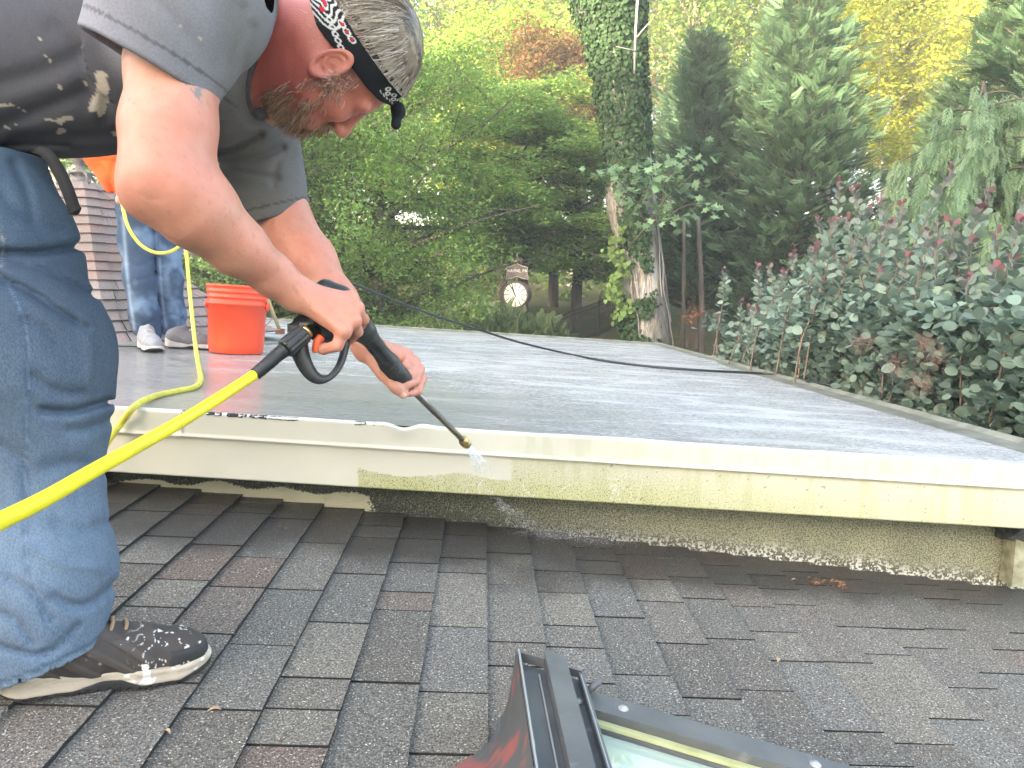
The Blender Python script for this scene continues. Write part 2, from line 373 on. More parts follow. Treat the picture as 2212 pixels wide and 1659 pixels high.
# ------------------------------------------------------------------ flat-roofed wing
wing = thing('flat_roofed_wing', (0, 2.3, shin_z(0)), 'low wing with wet grey flat roof, cream fascia and mildewed stucco wall', 'building')
def flat_material():
    m = bpy.data.materials.new('wet_membrane'); m.use_nodes = True; t = m.node_tree; N = t.nodes; L = t.links; b = N['Principled BSDF']
    g = N.new('ShaderNodeNewGeometry').outputs['Position']
    def nz(scale, det, mp, dist=0.):
        p = N.new('ShaderNodeMapping'); p.inputs['Scale'].default_value = mp; L.new(g, p.inputs[0])
        n = N.new('ShaderNodeTexNoise'); n.inputs['Scale'].default_value = scale; n.inputs['Detail'].default_value = det; n.inputs['Distortion'].default_value = dist
        L.new(p.outputs[0], n.inputs['Vector']); return n.outputs['Fac']
    def rm(f, a, z, lo=0., hi=1.):
        r = N.new('ShaderNodeMapRange'); L.new(f, r.inputs[0])
        for i, v in enumerate((a, z, lo, hi)): r.inputs[i+1].default_value = v
        return r.outputs[0]
    def mx(f, a, c, mode='MIX'):
        x = N.new('ShaderNodeMix'); x.data_type = 'RGBA'; x.blend_type = mode
        for k, v in ((0, f), (6, a), (7, c)):
            if isinstance(v, tuple): x.inputs[k].default_value = (*v, 1)
            elif isinstance(v, float): x.inputs[k].default_value = v
            else: L.new(v, x.inputs[k])
        return x.outputs[2]
    film = nz(2.2, 8, (1., 2.6, 1.), .8); fine = nz(24, 7, (1., 3.2, 1.), 2.0); cr = nz(3.2, 9, (1., 7.5, 1.), 2.2); gr = nz(420, 3, (1, 1, 1))
    base = mx(rm(film, .36, .64), (.54, .535, .52), (.43, .43, .425)); base = mx(rm(gr, .3, .7), base, (.38, .39, .4)) if False else base
    gm = N.new('ShaderNodeMath'); gm.operation = 'MULTIPLY'; L.new(rm(gr, .35, .7), gm.inputs[0]); gm.inputs[1].default_value = .35
    base = mx(gm.outputs[0], base, (.42, .43, .44))
    # thin dark crazing where water has cut through the chalky film
    d = N.new('ShaderNodeMath'); d.operation = 'SUBTRACT'; L.new(cr, d.inputs[0]); d.inputs[1].default_value = .5
    ab = N.new('ShaderNodeMath'); ab.operation = 'ABSOLUTE'; L.new(d.outputs[0], ab.inputs[0])
    base = mx(rm(ab.outputs[0], .0, .018, .75, 0.), base, (.12, .125, .13))
    sx = N.new('ShaderNodeSeparateXYZ'); L.new(g, sx.inputs[0]); big = nz(.9, 5, (1., 1.3, 1.), .6)
    def mth(op, a, c):
        q = N.new('ShaderNodeMath'); q.operation = op
        for i, v in enumerate((a, c)):
            if isinstance(v, float): q.inputs[i].default_value = v
            else: L.new(v, q.inputs[i])
        return q.outputs[0]
    # water lies where the man has been spraying: near edge, bucket side
    ez = mth('ADD', mth('ADD', sx.outputs['Y'], mth('MULTIPLY', sx.outputs['X'], 1.1)), mth('MULTIPLY', big, -2.6))
    pool = rm(ez, 2.3, .6)
    base = mx(pool, base, mx(1., base, (.68, .65, .60), 'MULTIPLY'))
    L.new(base, b.inputs['Base Color'])
    wet = N.new('ShaderNodeMath'); wet.operation = 'MULTIPLY'; L.new(rm(film, .3, .56), wet.inputs[0]); L.new(rm(fine, .35, .6), wet.inputs[1])
    L.new(mth('MULTIPLY', rm(wet.outputs[0], 0., 1., .46, .08), rm(pool, 0., 1., 1., .3)), b.inputs['Roughness'])
    bp = N.new('ShaderNodeBump'); bp.inputs['Strength'].default_value = .75; bp.inputs['Distance'].default_value = .004; L.new(fine, bp.inputs['Height'])
    bp2 = N.new('ShaderNodeBump'); bp2.inputs['Strength'].default_value = .25; bp2.inputs['Distance'].default_value = .002; L.new(gr, bp2.inputs['Height']); L.new(bp.outputs[0], bp2.inputs['Normal'])
    L.new(bp2.outputs[0], b.inputs['Normal']); b.inputs['Specular IOR Level'].default_value = .6
    return m
M_mem = flat_material()
XL, XR, YN, YF = -3.9, 1.80, 2.1, 9.72
def xr(y): return 1.72+.028*(y-2.1)
nxx, nyy = 90, 70; V = []
fr = np.random.default_rng(3)
for j in range(nyy):
    for i in range(nxx):
        y = YN+.004+(YF-YN)*(j/(nyy-1))**1.5; x = XL+(xr(y)-XL)*i/(nxx-1)
        V.append((x, y, flat_z(x, y)))
V = np.array(V); V[:, 2] += .012*(fbm(V*[1, 1, 0], .9, 4, 3)-.5)*ss(2.1, 2.7, V[:, 1])*ss(9.7, 9, V[:, 1])
F = [[j*nxx+i, j*nxx+i+1, (j+1)*nxx+i+1, (j+1)*nxx+i] for j in range(nyy-1) for i in range(nxx-1)]
ob('roof_membrane', mk('roof_membrane', V, F, M_mem), parent=wing)
cor = [(XL, YN+.02), (xr(YN)-.01, YN+.02), (xr(YF)-.01, YF), (XL, YF)]
V, F = prism([(x, y, flat_z(x, y)-.19) for x, y in cor], [(x, y, flat_z(x, y)-.014) for x, y in cor])
M_cream = pmat('cream_paint', (.62, .58, .42), rough=.55)
ob('roof_deck', mk('roof_deck', V, F, M_tar_shadow, smooth=False), parent=wing)
# fascia with mildew, painted cleaner where it has been washed
def grid_panel(x0, x1, res, prof_pts):
    """extruded profile along X: prof_pts list of (dy, dz) offsets from the roof edge line"""
    n = int((x1-x0)/res)+1; xsv = np.linspace(x0, x1, n); V = []
    pr = []
    for a, b in zip(prof_pts[:-1], prof_pts[1:]):
        k = max(1, int(math.hypot(b[0]-a[0], b[1]-a[1])/res)); pr += [(a[0]+(b[0]-a[0])*t/k, a[1]+(b[1]-a[1])*t/k) for t in range(k)]
    pr.append(prof_pts[-1]); m = len(pr); pr = np.array(pr)
    V = np.zeros((n, m, 3)); V[:, :, 0] = xsv[:, None]; V[:, :, 1] = YN+pr[None, :, 0]; V[:, :, 2] = flat_z(xsv, YN)[:, None]+pr[None, :, 1]
    idx = np.arange(n*m).reshape(n, m); F = np.stack([idx[:-1, :-1], idx[:-1, 1:], idx[1:, 1:], idx[1:, :-1]], -1).reshape(-1, 4)
    return V.reshape(-1, 3), F, np.tile(np.arange(m)/(m-1), n)
cream = np.array([.62, .595, .48]); algae = np.array([.36, .355, .15]); dark = np.array([.05, .05, .035])
SPK = {}
def fascia_paint(V):
    u, v = proj(V); n1 = fbm(V, 14, 1); n2 = fbm(V, 230, 2, 2); n3 = fbm(V*[1, 1, .25], 40, 9, 3)
    c = np.tile(cream, (len(V), 1))*(.94+.12*n1)[:, None]
    h = flat_z(V[:, 0], YN)-V[:, 2]                                    # below the roof edge
    # unwashed to the right of a boundary; a washed sweep reaches further along the top
    edge_low = 775+30*(n1-.5)+6*(n2-.5); sweep = 1108-8*n2; sweep_h = .128+.018*np.sin((u-760)/70.)-.03*ss(900, 1060, u)*0+.03*ss(980, 1080, u)
    dirty = np.maximum(((u > edge_low) & (h > sweep_h) & (u < sweep+3)).astype(float), ss(sweep-4, sweep+4, u)*(h > .066))
    low = ss(.06, .19, h)
    amount = dirty*np.clip((.25+.75*low)*(.55+.7*n1)*(1.12-.55*ss(1150, 2100, u)), 0, 1)
    spots = ss(.52, .68, n2)
    c = mix(c, algae*1.25, amount*.85); SPK['f'] = amount*(1-.45*ss(1200, 2100, u))
    # snail-grazed clean trails
    tr = np.abs(fbm(V, 17, 21, 3)-.5); patch = ss(.56, .66, fbm(V, 5, 31, 2))
    c = mix(c, cream, (tr < .012)*patch*dirty*.9)
    # drip streaks on the upper flashing to the right
    st = (h < .066)*ss(1085, 1130, u)*(.25+.75*ss(.45, .68, fbm(V*[1, 1, .12], 42, 41, 4)))
    c = mix(c, np.array([.46, .46, .32]), st*.5); c = mix(c, np.array([.40, .41, .20]), dirty*ss(.5, .68, fbm(V*[1, 1, .15], 34, 47, 4))*.35)
    c = mix(c, dark*2, ((fbm(V, 130, 55, 2) > .80)*dirty)*.7)
    return np.clip(c, 0, 1)
M_fascia = pmat('fascia_metal', attr=True, amask=(('Spk', (.13, .135, .045), 260., .54, .62),), rough=.42, rough2=.6, nsc=9, bump=.25, bsc=30, bdist=.002)
prof_f = [(-.002, -.058), (-.0055, -.060), (-.0085, -.068), (-.0035, -.070), (-.002, -.072), (-.002, -.184), (.0, -.19), (.012, -.19)]
V, F, _ = grid_panel(-2.6, 1.74, .004, [(.004, -.055), (.004, -.186), (.014, -.19)])
V[:, 1] += .0025*(fbm(V*[1, 0, 1], 2.2, 8, 3)-.5)
fas = ob('fascia', mk('fascia', V, F[:, ::-1], M_fascia, col=fascia_paint(V), extra={'Spk': SPK['f']}), parent=wing)
# upper flashing in two lengths that lap, its top lip buckled in one place
def flashing(x0, x1, off, seed, buckle):
    V, F, _ = grid_panel(x0, x1, .004, [(.012, .003), (.0, .0015), (-off, -.002), (-off, -.060), (-off-.006, -.0635), (-off-.006, -.0685), (-off+.003, -.070)])
    n = fbm(V*[1, 0, 0], 3.3, seed, 4)-.5; h = flat_z(V[:, 0], YN)-V[:, 2]
    V[:, 2] += n*.006*ss(.05, .0, h)
    if buckle:
        u, v = proj(V); g = np.exp(-((u-872)/26)**2)-.6*np.exp(-((u-915)/26)**2)-.35*np.exp(-((u-835)/25)**2)
        V[:, 2] -= .009*g*ss(.045, .0, h); V[:, 1] -= .006*np.exp(-((u-880)/45)**2)*ss(.05, .0, h)
    V[:, 1] -= .0015*n
    return V, F[:, ::-1]
xlap = P(390, 890, 2.1)[0]
for x0, x1, off, sd, bk in ((xlap-.01, 1.738, .004, 12, True), (-2.6, xlap+.004, .007, 15, False)):
    V, F = flashing(x0, x1, off, sd, bk); ob('edge_flashing', mk('edge_flashing', V, F, M_fascia, col=fascia_paint(V), extra={'Spk': SPK['f']*.4}), parent=wing)
# torn black felt showing along the lap
M_felt = pmat('black_felt', (.02, .022, .024), rough=.9)
parts = []; fr = np.random.default_rng(8)
for k in range(40):
    u = fr.choice([fr.uniform(392, 640), fr.uniform(640, 900)], p=[.85, .15]); x = P(u, 900, 2.1)[0]; a = fr.uniform(.002, .012); z = flat_z(x, YN)
    parts.append((np.array([(x-a, YN-.0105+.004, z-.001-fr.uniform(0, .003)), (x+a, YN-.0065, z-.001-fr.uniform(0, .004)), (x+a*.8, YN+.004, z+.005), (x-a*.9, YN+.004, z+.005)]), [[0, 1, 2, 3]]))
V, F = join(parts); ob('torn_felt', mk('torn_felt', V, F, M_felt, smooth=False), parent=wing, kind='stuff')
# side edge strip, far edge strip
M_edge = pmat('weathered_edge_metal', (.25, .25, .21), (.13, .135, .10), nsc=9, detail=8, rough=.5, bump=.3, bsc=60)
ysv = np.linspace(YN-.004, YF, 60); V = []
for y in ysv:
    x = xr(y); z = flat_z(x, y)
    V += [(x-.13, y, z+.002), (x-.125, y, z+.007), (x-.02, y, z+.007), (x, y, z+.022), (x+.012, y, z+.02), (x+.014, y, z-.15)]
F = [[i*6+j, i*6+j+1, i*6+j+7, i*6+j+6] for i in range(59) for j in range(5)]
ob('side_edge_strip', mk('side_edge_strip', V, F, M_edge, smooth=False), parent=wing)
xsv = np.linspace(XL, xr(YF), 50); V = []
for x in xsv:
    z = flat_z(x, YF); V += [(x, YF-.1, z+.003), (x, YF-.02, z+.012), (x, YF+.002, z+.026), (x, YF+.02, z+.022), (x, YF+.022, z-.15)]
F = [[i*5+j, (i+1)*5+j, (i+1)*5+j+1, i*5+j+1] for i in range(49) for j in range(4)]
ob('far_edge_strip', mk('far_edge_strip', V, F, M_edge, smooth=False), parent=wing)
# stucco wall under the overhang
YW = 2.25
def wall_paint(V):
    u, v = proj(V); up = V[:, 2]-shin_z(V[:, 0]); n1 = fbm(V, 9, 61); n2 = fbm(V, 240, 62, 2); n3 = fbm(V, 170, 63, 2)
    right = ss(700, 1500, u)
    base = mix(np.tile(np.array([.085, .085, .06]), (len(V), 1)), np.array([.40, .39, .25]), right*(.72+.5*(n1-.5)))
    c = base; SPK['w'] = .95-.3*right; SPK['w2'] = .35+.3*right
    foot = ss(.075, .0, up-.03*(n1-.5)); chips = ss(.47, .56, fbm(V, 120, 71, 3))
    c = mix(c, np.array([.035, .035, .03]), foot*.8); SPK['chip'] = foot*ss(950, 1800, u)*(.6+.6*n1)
    # strip already washed clean at the foot on the left
    hgt = .012+.03*ss(250, 560, u)+.012*(n1-.5)+.007*np.sin(u/23.)+.01*ss(600, 770, u)
    clean = (up < hgt+.010*(n2-.5))*(u > 250)*(u < 800+24*(n1-.5)+30*(n2-.5)-60*np.clip(up/.05, 0, 1)*0)
    c = mix(c, np.array([.50, .46, .31])*(.9+.2*n1)[:, None], clean.astype(float)*.93)
    for kk in ('w', 'w2', 'chip'): SPK[kk] = np.clip(SPK[kk]*(1-clean), 0, 1)
    return np.clip(c, 0, 1)
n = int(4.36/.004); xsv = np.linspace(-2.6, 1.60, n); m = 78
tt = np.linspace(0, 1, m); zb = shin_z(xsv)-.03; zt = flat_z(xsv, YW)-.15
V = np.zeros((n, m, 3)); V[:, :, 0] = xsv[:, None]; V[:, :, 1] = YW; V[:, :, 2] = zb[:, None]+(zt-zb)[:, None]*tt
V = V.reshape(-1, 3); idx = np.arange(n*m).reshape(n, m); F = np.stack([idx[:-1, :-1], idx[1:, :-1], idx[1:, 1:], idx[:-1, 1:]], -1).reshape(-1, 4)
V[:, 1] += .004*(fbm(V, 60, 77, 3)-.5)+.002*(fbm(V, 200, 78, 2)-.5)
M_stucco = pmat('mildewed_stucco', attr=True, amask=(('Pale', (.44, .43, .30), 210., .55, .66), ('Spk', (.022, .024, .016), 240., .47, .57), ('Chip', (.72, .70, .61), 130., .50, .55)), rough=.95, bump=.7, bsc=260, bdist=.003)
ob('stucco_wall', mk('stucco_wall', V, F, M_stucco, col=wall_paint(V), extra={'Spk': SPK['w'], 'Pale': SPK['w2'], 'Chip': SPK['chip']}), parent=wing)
c4 = [(-2.6, YW+.01), (1.595, YW+.01), (1.65, YF-.2), (-3.8, YF-.2)]
V, F = prism([(x, y, CZ-3.2) for x, y in c4], [(x, y, flat_z(x, y)-.2) for x, y in c4])
ob('wing_walls', mk('wing_walls', V, F, pmat('plain_stucco', (.36, .35, .24), (.2, .2, .12), nsc=8, rough=.95), smooth=False), parent=wing)
# timber bracket and corner board at the wall's end
M_brk = pmat('grey_bracket_wood', (.13, .14, .13), (.05, .055, .05), nsc=40, rough=.9, bump=.5, bsc=200)
M_brk2 = pmat('cream_corner_board', (.42, .41, .28), (.2, .2, .12), nsc=30, rough=.9, bump=.5, bsc=200)
b0 = P(2172, 1158, 2.2); xb = b0[0]
V, F = prism([(xb, 2.12, flat_z(xb, YN)-.192), (xb, 2.25, flat_z(xb, YN)-.192), (xb, 2.25, flat_z(xb, YN)-.26), (xb, 2.19, flat_z(xb, YN)-.245)],
             [(xb+.12, 2.12, flat_z(xb, YN)-.197), (xb+.12, 2.25, flat_z(xb, YN)-.197), (xb+.12, 2.25, flat_z(xb, YN)-.30), (xb+.12, 2.19, flat_z(xb, YN)-.285)])
ob('bracket', mk('bracket', V, F, M_brk, smooth=False), parent=wing)
V, F = box((xb+.045, 2.215, shin_z(xb)+.115), (.022, .03, .085)); ob('corner_board', mk('corner_board', V, F, M_brk2, smooth=False), parent=wing)
# ------------------------------------------------------------------ turret roof
M_tsh = pmat('turret_shingle', (.34, .29, .26), (.2, .17, .155), nsc=180, detail=3, rough=.92, bump=.6, bsc=300, bdist=.004,
             objvar=((0., (.8, .8, .8)), (.3, (1, 1, 1)), (.6, (.9, .86, .84)), (.85, (1.05, .9, .86)), (1., (.75, .66, .62))))
TC = np.array([-2.93, 5.3]); tz1 = P(198, 398, 5.3)[2]; tz0 = flat_z(-2.2, 4.3)
tur = thing('turret_roof', (TC[0], TC[1], tz0), 'curved many-sided turret roof of brown-grey shingles beside the flat roof', 'roof')
a0 = math.atan2(-1.05, .69); NS = 6; RB = 1.256
def trad(t):      # t 0 at the eaves, 1 at the apex: steep bell with flared foot
    return RB*(.09+.50*(1-t)**.72+.41*max(0, 1-t*1.75)**2.2)
def tpt(k, t, lift=0.):
    a = a0+k*math.pi*2/NS; f = k-math.floor(k)
    # flat faces between the hips
    k0 = math.floor(k); A = np.array([math.cos(a0+k0*2*math.pi/NS), math.sin(a0+k0*2*math.pi/NS)]); B = np.array([math.cos(a0+(k0+1)*2*math.pi/NS), math.sin(a0+(k0+1)*2*math.pi/NS)])
    d = (A*(1-f)+B*f)*(trad(t)+lift)
    return np.array([TC[0]+d[0], TC[1]+d[1], tz0+(tz1-tz0)*t+lift*.35])
V = []; rows = 24
for j in range(rows+1):
    for k in range(NS): V.append(tpt(k, j/rows))
F = [[j*NS+k, j*NS+(k+1) % NS, (j+1)*NS+(k+1) % NS, (j+1)*NS+k] for j in range(rows) for k in range(NS)]
ob('turret_deck', mk('turret_deck', V, F, M_tar_shadow, smooth=False), parent=tur)
NR = 17; tr_ = random.Random(4)
def plate(a, b, c, d, th):
    n = norm(np.cross(b-a, d-a)); A = [a+n*th, b+n*th, c+n*.002, d+n*.002]
    return prism([q-n*.004 for q in A], A)
for r_ in range(NR):
    t0 = (r_/NR); t1 = min(1, (r_+1.12)/NR)
    for face in (-1, 0, 1):
        wdt = np.linalg.norm(tpt(face+.999, t0)-tpt(face, t0)); nt_ = max(1, int(wdt/.17)); cuts = [0]+[(i+tr_.uniform(.25, .75))/nt_ for i in range(nt_)]+[1]
        cuts = sorted(set(cuts))
        for f0, f1 in zip(cuts[:-1], cuts[1:]):
            f0 = max(.0005, f0+.004); f1 = min(.9995, f1-.004); l0 = .018; l1 = .004
            V, F = plate(tpt(face+f0, t0, l0), tpt(face+f1, t0, l0), tpt(face+f1, t1, l1), tpt(face+f0, t1, l1), .004)
            ob('shingle', mk('shingle', V, F, M_tsh, smooth=False), parent=tur)
    for hip in (0, 1):
        wv = .085; e = [wv/max(.15, np.linalg.norm(tpt(hip+.999, t)-tpt(hip, t))) for t in (t0, t1)]
        A = [tpt(hip-e[0], t0, .034), tpt(hip, t0, .036), tpt(hip+e[0], t0, .034), tpt(hip+e[1], t1, .014), tpt(hip, t1, .016), tpt(hip-e[1], t1, .014)]
        lo_ = [q-np.array([math.cos(a0+hip*1.047)*.012, math.sin(a0+hip*1.047)*.012, .004]) for q in A]
        V = np.vstack([A, lo_]); F = [[0, 1, 4, 5], [1, 2, 3, 4], [0, 6, 7, 1], [1, 7, 8, 2], [5, 11, 6, 0], [2, 8, 9, 3]]
        ob('hip_cap', mk('hip_cap', V, F, M_tsh, smooth=False), parent=tur)
# strip of flashing where the turret meets the flat roof
V = []
for k in np.linspace(-.6, 1.4, 13):
    q = tpt(k, 0, .0); d = norm(np.array([q[0]-TC[0], q[1]-TC[1], 0])); 
    for e in (-.05, .16): p = q+d*e; V.append((p[0], p[1], flat_z(p[0], p[1])+(.02 if e < 0 else .005)))
F = [[2*i, 2*i+1, 2*i+3, 2*i+2] for i in range(12)]
ob('turret_flashing', mk('turret_flashing', V, F, M_edge, smooth=False), parent=tur)
M_finial = pmat('weathered_finial_metal', (.30, .29, .28), (.16, .14, .12), nsc=25, rough=.6, metal=.3)
fin = thing('roof_finial', (TC[0], TC[1], tz1-.02), 'grey urn-shaped metal finial with small scroll brackets on the turret apex', 'finial')
k = .0030
V, F = lathe([(r*k, h*k) for r, h in ((0, 0), (34, 0), (34, 4), (30, 8), (22, 10), (20, 26), (26, 30), (26, 33), (9, 37), (7, 48), (14, 54), (19, 66), (17, 78), (10, 86), (6, 92), (9, 98), (4, 108), (0, 128))], (TC[0], TC[1], tz1-.02))
ob('urn', mk('urn', V, F, M_finial), parent=fin)
for i in range(6):
    a = i*math.pi/3+.3; d = np.array([math.cos(a), math.sin(a), 0]); z = np.array([0, 0, 1.]); q = np.array([TC[0], TC[1], tz1-.01])
    pts = catmull([q+d*.06+z*.075, q+d*.10+z*.07, q+d*.125+z*.04, q+d*.11+z*.015, q+d*.135+z*.0, q+d*.15+z*.02], 5)
    V, F = tube(pts, .009, 6); ob('scroll', mk('scroll', V, F, M_finial), parent=fin)
# ------------------------------------------------------------------ unseen house added behind the camera to shade the roofs
house = thing('shade_house', (-15.5, -17.2, CZ-3.0), 'added unseen cream house with gabled roof, placed to shade the low roofs', 'house')
hd = norm((math.sin(SUN_AZ), math.cos(SUN_AZ), 0)); hs = np.array([hd[1], -hd[0], 0]); hc = np.array([-15.5, -17.2, CZ-3.0]); Wd, Dp, Hh, Rg = 17., 4.5, 9.2, 11.8
def hp(a, b, z): return hc+hs*a+hd*b+np.array([0, 0, z])
M_hroof = pmat('house_roof', (.07, .065, .06), (.04, .04, .04), nsc=3, rough=.9)
for a_, b_, hh_, rg_, dp_ in ((-Wd, 8.3, Hh, Rg, Dp), (8.32, Wd, 7.9, 10.5, Dp-.3)):  # second block kept lower so sun reaches the layered trees
    V, F = prism([hp(a_, -dp_, 0), hp(b_, -dp_, 0), hp(b_, dp_, 0), hp(a_, dp_, 0)], [hp(a_, -dp_, hh_), hp(b_, -dp_, hh_), hp(b_, dp_, hh_), hp(a_, dp_, hh_)])
    ob('wall', mk('wall', V, F, M_cream, smooth=False), parent=house)
    V, F = prism([hp(a_-.02, -dp_-.5, hh_-.1), hp(a_-.02, dp_+.5, hh_-.1), hp(a_-.02, 0, rg_)], [hp(b_-.01, -dp_-.5, hh_-.1), hp(b_-.01, dp_+.5, hh_-.1), hp(b_-.01, 0, rg_)])
    ob('gable_roof', mk('gable_roof', V, F, M_hroof, smooth=False), parent=house)
M_glass = pmat('dark_window_glass', (.03, .035, .04), rough=.06)
for i in range(6):
    for lv in (1.2, 4.2, 7.2):
        a = -14.5+i*4.1; V, F = box(hp(a, -Dp-.02, lv+.7), (.55, .04, .75), np.stack([hs, hd, [0, 0, 1]])); ob('window', mk('window', V, F, M_glass, smooth=False), parent=house)
# ------------------------------------------------------------------ vegetation
M_bark = pmat('bark', (.14, .115, .09), (.06, .05, .042), nsc=9, detail=8, rough=.95, bump=1., bsc=30, bdist=.03, stretch=(1, 1, .25))
M_bark_pale = pmat('pale_bark', (.40, .37, .33), (.22, .2, .175), nsc=9, detail=8, rough=.95, bump=1., bsc=30, bdist=.03, stretch=(1, 1, .25))
def leafmat(n, trans=.4): return pmat(n, attr=True, rough=.55, trans=trans, spec=.35)
M_leaf = leafmat('leaf', .5); M_conif = leafmat('conifer_spray', .3); M_smoke = pmat('smoke_bush_leaf', attr=True, rough=.5, trans=.22, spec=.4)
def rand_dirs(r, n):
    v = r.normal(size=(n, 3)); return v/np.linalg.norm(v, axis=1)[:, None]
def leaves(r, cen, size, col, colvar=.25, upbias=.5, droop=None, shape='diamond', aspect=.55):
    """one small leaf of two facets at each centre, with its colour"""
    n = len(cen); N = rand_dirs(r, n); N[:, 2] = np.abs(N[:, 2])+upbias; N /= np.linalg.norm(N, axis=1)[:, None]
    A = rand_dirs(r, n)
    if droop is not None: A[:, 2] -= droop
    A = A-N*(A*N).sum(1)[:, None]; A /= np.linalg.norm(A, axis=1)[:, None]; B = np.cross(N, A)
    s = (size*r.uniform(.6, 1.3, n))[:, None]; fold = N*s*.18
    a = cen; b = cen+A*s*.5+B*s*aspect*.5+fold; c = cen+A*s; d = cen+A*s*.5-B*s*aspect*.5+fold
    V = np.stack([a, b, c, d], 1).reshape(-1, 3); i = np.arange(n)[:, None]*4
    F = np.concatenate([i+[[0, 1, 2]], i+[[0, 2, 3]]], 0)
    cc = 1.4*np.asarray(col)*np.ones((n, 1))*(1+colvar*(r.uniform(-1, 1, (n, 1)))); cc[:, 0] *= 1+.25*r.uniform(-1, 1, n)
    return V, F, np.repeat(np.clip(cc, 0, 1), 4, axis=0)
def grow(r, base, top, spread, nlimb, r0, lo=.3, up=.6, sub=4, lean=(0, 0), gnarl=.12, flat=0.):
    """trunk, limbs and twigs as tubes; returns (tubes, leaf anchors)"""
    base = np.asarray(base, float); H = top-base[2]; tubes = []; anch = []
    tp = [base+np.array([lean[0]*t, lean[1]*t, H*t])+np.append(r.normal(0, gnarl*.3, 2), 0)*t*H*.25 for t in np.linspace(0, 1, 7)]; tp[0] = base
    tp = catmull(tp, 3); tr = r0*(1-np.linspace(0, 1, len(tp)))**.8+.012; tubes.append((tp, tr))
    for k in range(nlimb):
        t = lo+(1-lo)*((k+r.uniform(0, 1))/nlimb); i = min(len(tp)-2, int(t*(len(tp)-1))); p = tp[i]; a = k*2.4+r.uniform(-.5, .5)
        L = spread*(.45+.75*math.sin(math.pi*min(1, (t-lo)/(1-lo)*.85+.18)))*r.uniform(.75, 1.2)
        d = np.array([math.cos(a), math.sin(a), up*r.uniform(.5, 1.4)]); d /= np.linalg.norm(d)
        pts = [p]; 
        for s in range(1, 5):
            dd = d+r.normal(0, gnarl, 3)+np.array([0, 0, -flat*s*.12]); pts.append(pts[-1]+dd*L/4)
        pts = catmull(pts, 2); rr = np.linspace(tr[i]*.5, .008, len(pts)); tubes.append((pts, rr))
        for s in range(sub):
            j = int(len(pts)*(.3+.65*s/sub)); q = pts[min(j, len(pts)-1)]; a2 = r.uniform(0, 6.28); e = np.array([math.cos(a2), math.sin(a2), r.uniform(-.1, .7)*(1-flat)]); l2 = L*r.uniform(.25, .5)
            tw = np.array([q, q+e*l2*.5+r.normal(0, .05, 3), q+e*l2+r.normal(0, .08, 3)]); tubes.append((tw, np.array([.016, .011, .005])*max(1, r0*4)*.6)); anch += [tw[1], tw[2]]
        anch += [pts[-1], pts[-3], pts[len(pts)//2]]
    anch.append(tp[-1]); return tubes, np.array(anch)
def tubes_mesh(name, tubes, mat, n=6, mine=0.):
    P_ = [tube(p, rr, n if rr[0] > .05 else 4, cap=False) for p, rr in tubes]; V = np.vstack([a for a, b in P_]); F = []; o = 0
    for a, b in P_: F.append(b+o); o += len(a)
    return mk(name, V, np.vstack(F), mat)
def clumps(r, anch, per, sx, sz, shell=True):
    n = len(anch)*per; c = np.repeat(anch, per, axis=0); d = rand_dirs(r, n)*(r.uniform(.15, 1., (n, 1))**.6)
    return c+d*np.array([sx, sx, sz])
def tree(name, label, cat, seed, base, top, spread, nlimb, r0, per, csx, csz, lsize, col, group=None, bark=None, lo=.3, up=.6, sub=4, lean=(0, 0), flat=0., upbias=.5, droop=None, colvar=.28, aspect=.55):
    r = np.random.default_rng(seed); tb, an = grow(r, base, top, spread, nlimb, r0, lo, up, sub, lean, flat=flat)
    cen = clumps(r, an, per, csx, csz); V, F, cc = leaves(r, cen, lsize, col, colvar, upbias, droop, aspect=aspect)
    shade = np.repeat(.8+.4*np.repeat(r.uniform(0, 1, len(an)), per), 4); cc = cc*shade[:, None]
    t = thing(name, base, label, cat, group)
    ob('trunk', tubes_mesh('trunk', tb, bark or M_bark), parent=t); ob('crown', mk('crown', V, F, M_leaf, smooth=False, col=np.clip(cc, 0, 1)), parent=t)
    return t
def copy_tree(src, loc, rz, sc, label, group=None, sz=None):
    e = bpy.data.objects.new(src.name.split('.')[0], None); C.objects.link(e); e.location = [float(q) for q in loc]; e.rotation_euler = (0, 0, rz); e.scale = (sc, sc, sz or sc)
    e['label'] = label; e['category'] = src['category']
    if group: e['group'] = group
    for ch in src.children:
        c = ch.copy(); C.objects.link(c); c.parent = e; c.matrix_parent_inverse = ch.matrix_parent_inverse.copy(); c.location = (0, 0, 0)
    return e
def gz(x, y): return float(ground_z(x, y))
def at(u, Y): return (u-1106)/FPX*Y*1.0
LB = 1.45
G = dict(green=(.10, .17, .035), light=(.17, .25, .055), dark=(.045, .095, .03), yellow=(.30, .32, .04), teal=(.06, .13, .06), red=(.17, .10, .04), bright=(.22, .30, .05))
def T(u, Y): x = at(u, Y); return np.array([x, Y, gz(x, Y)-.05])
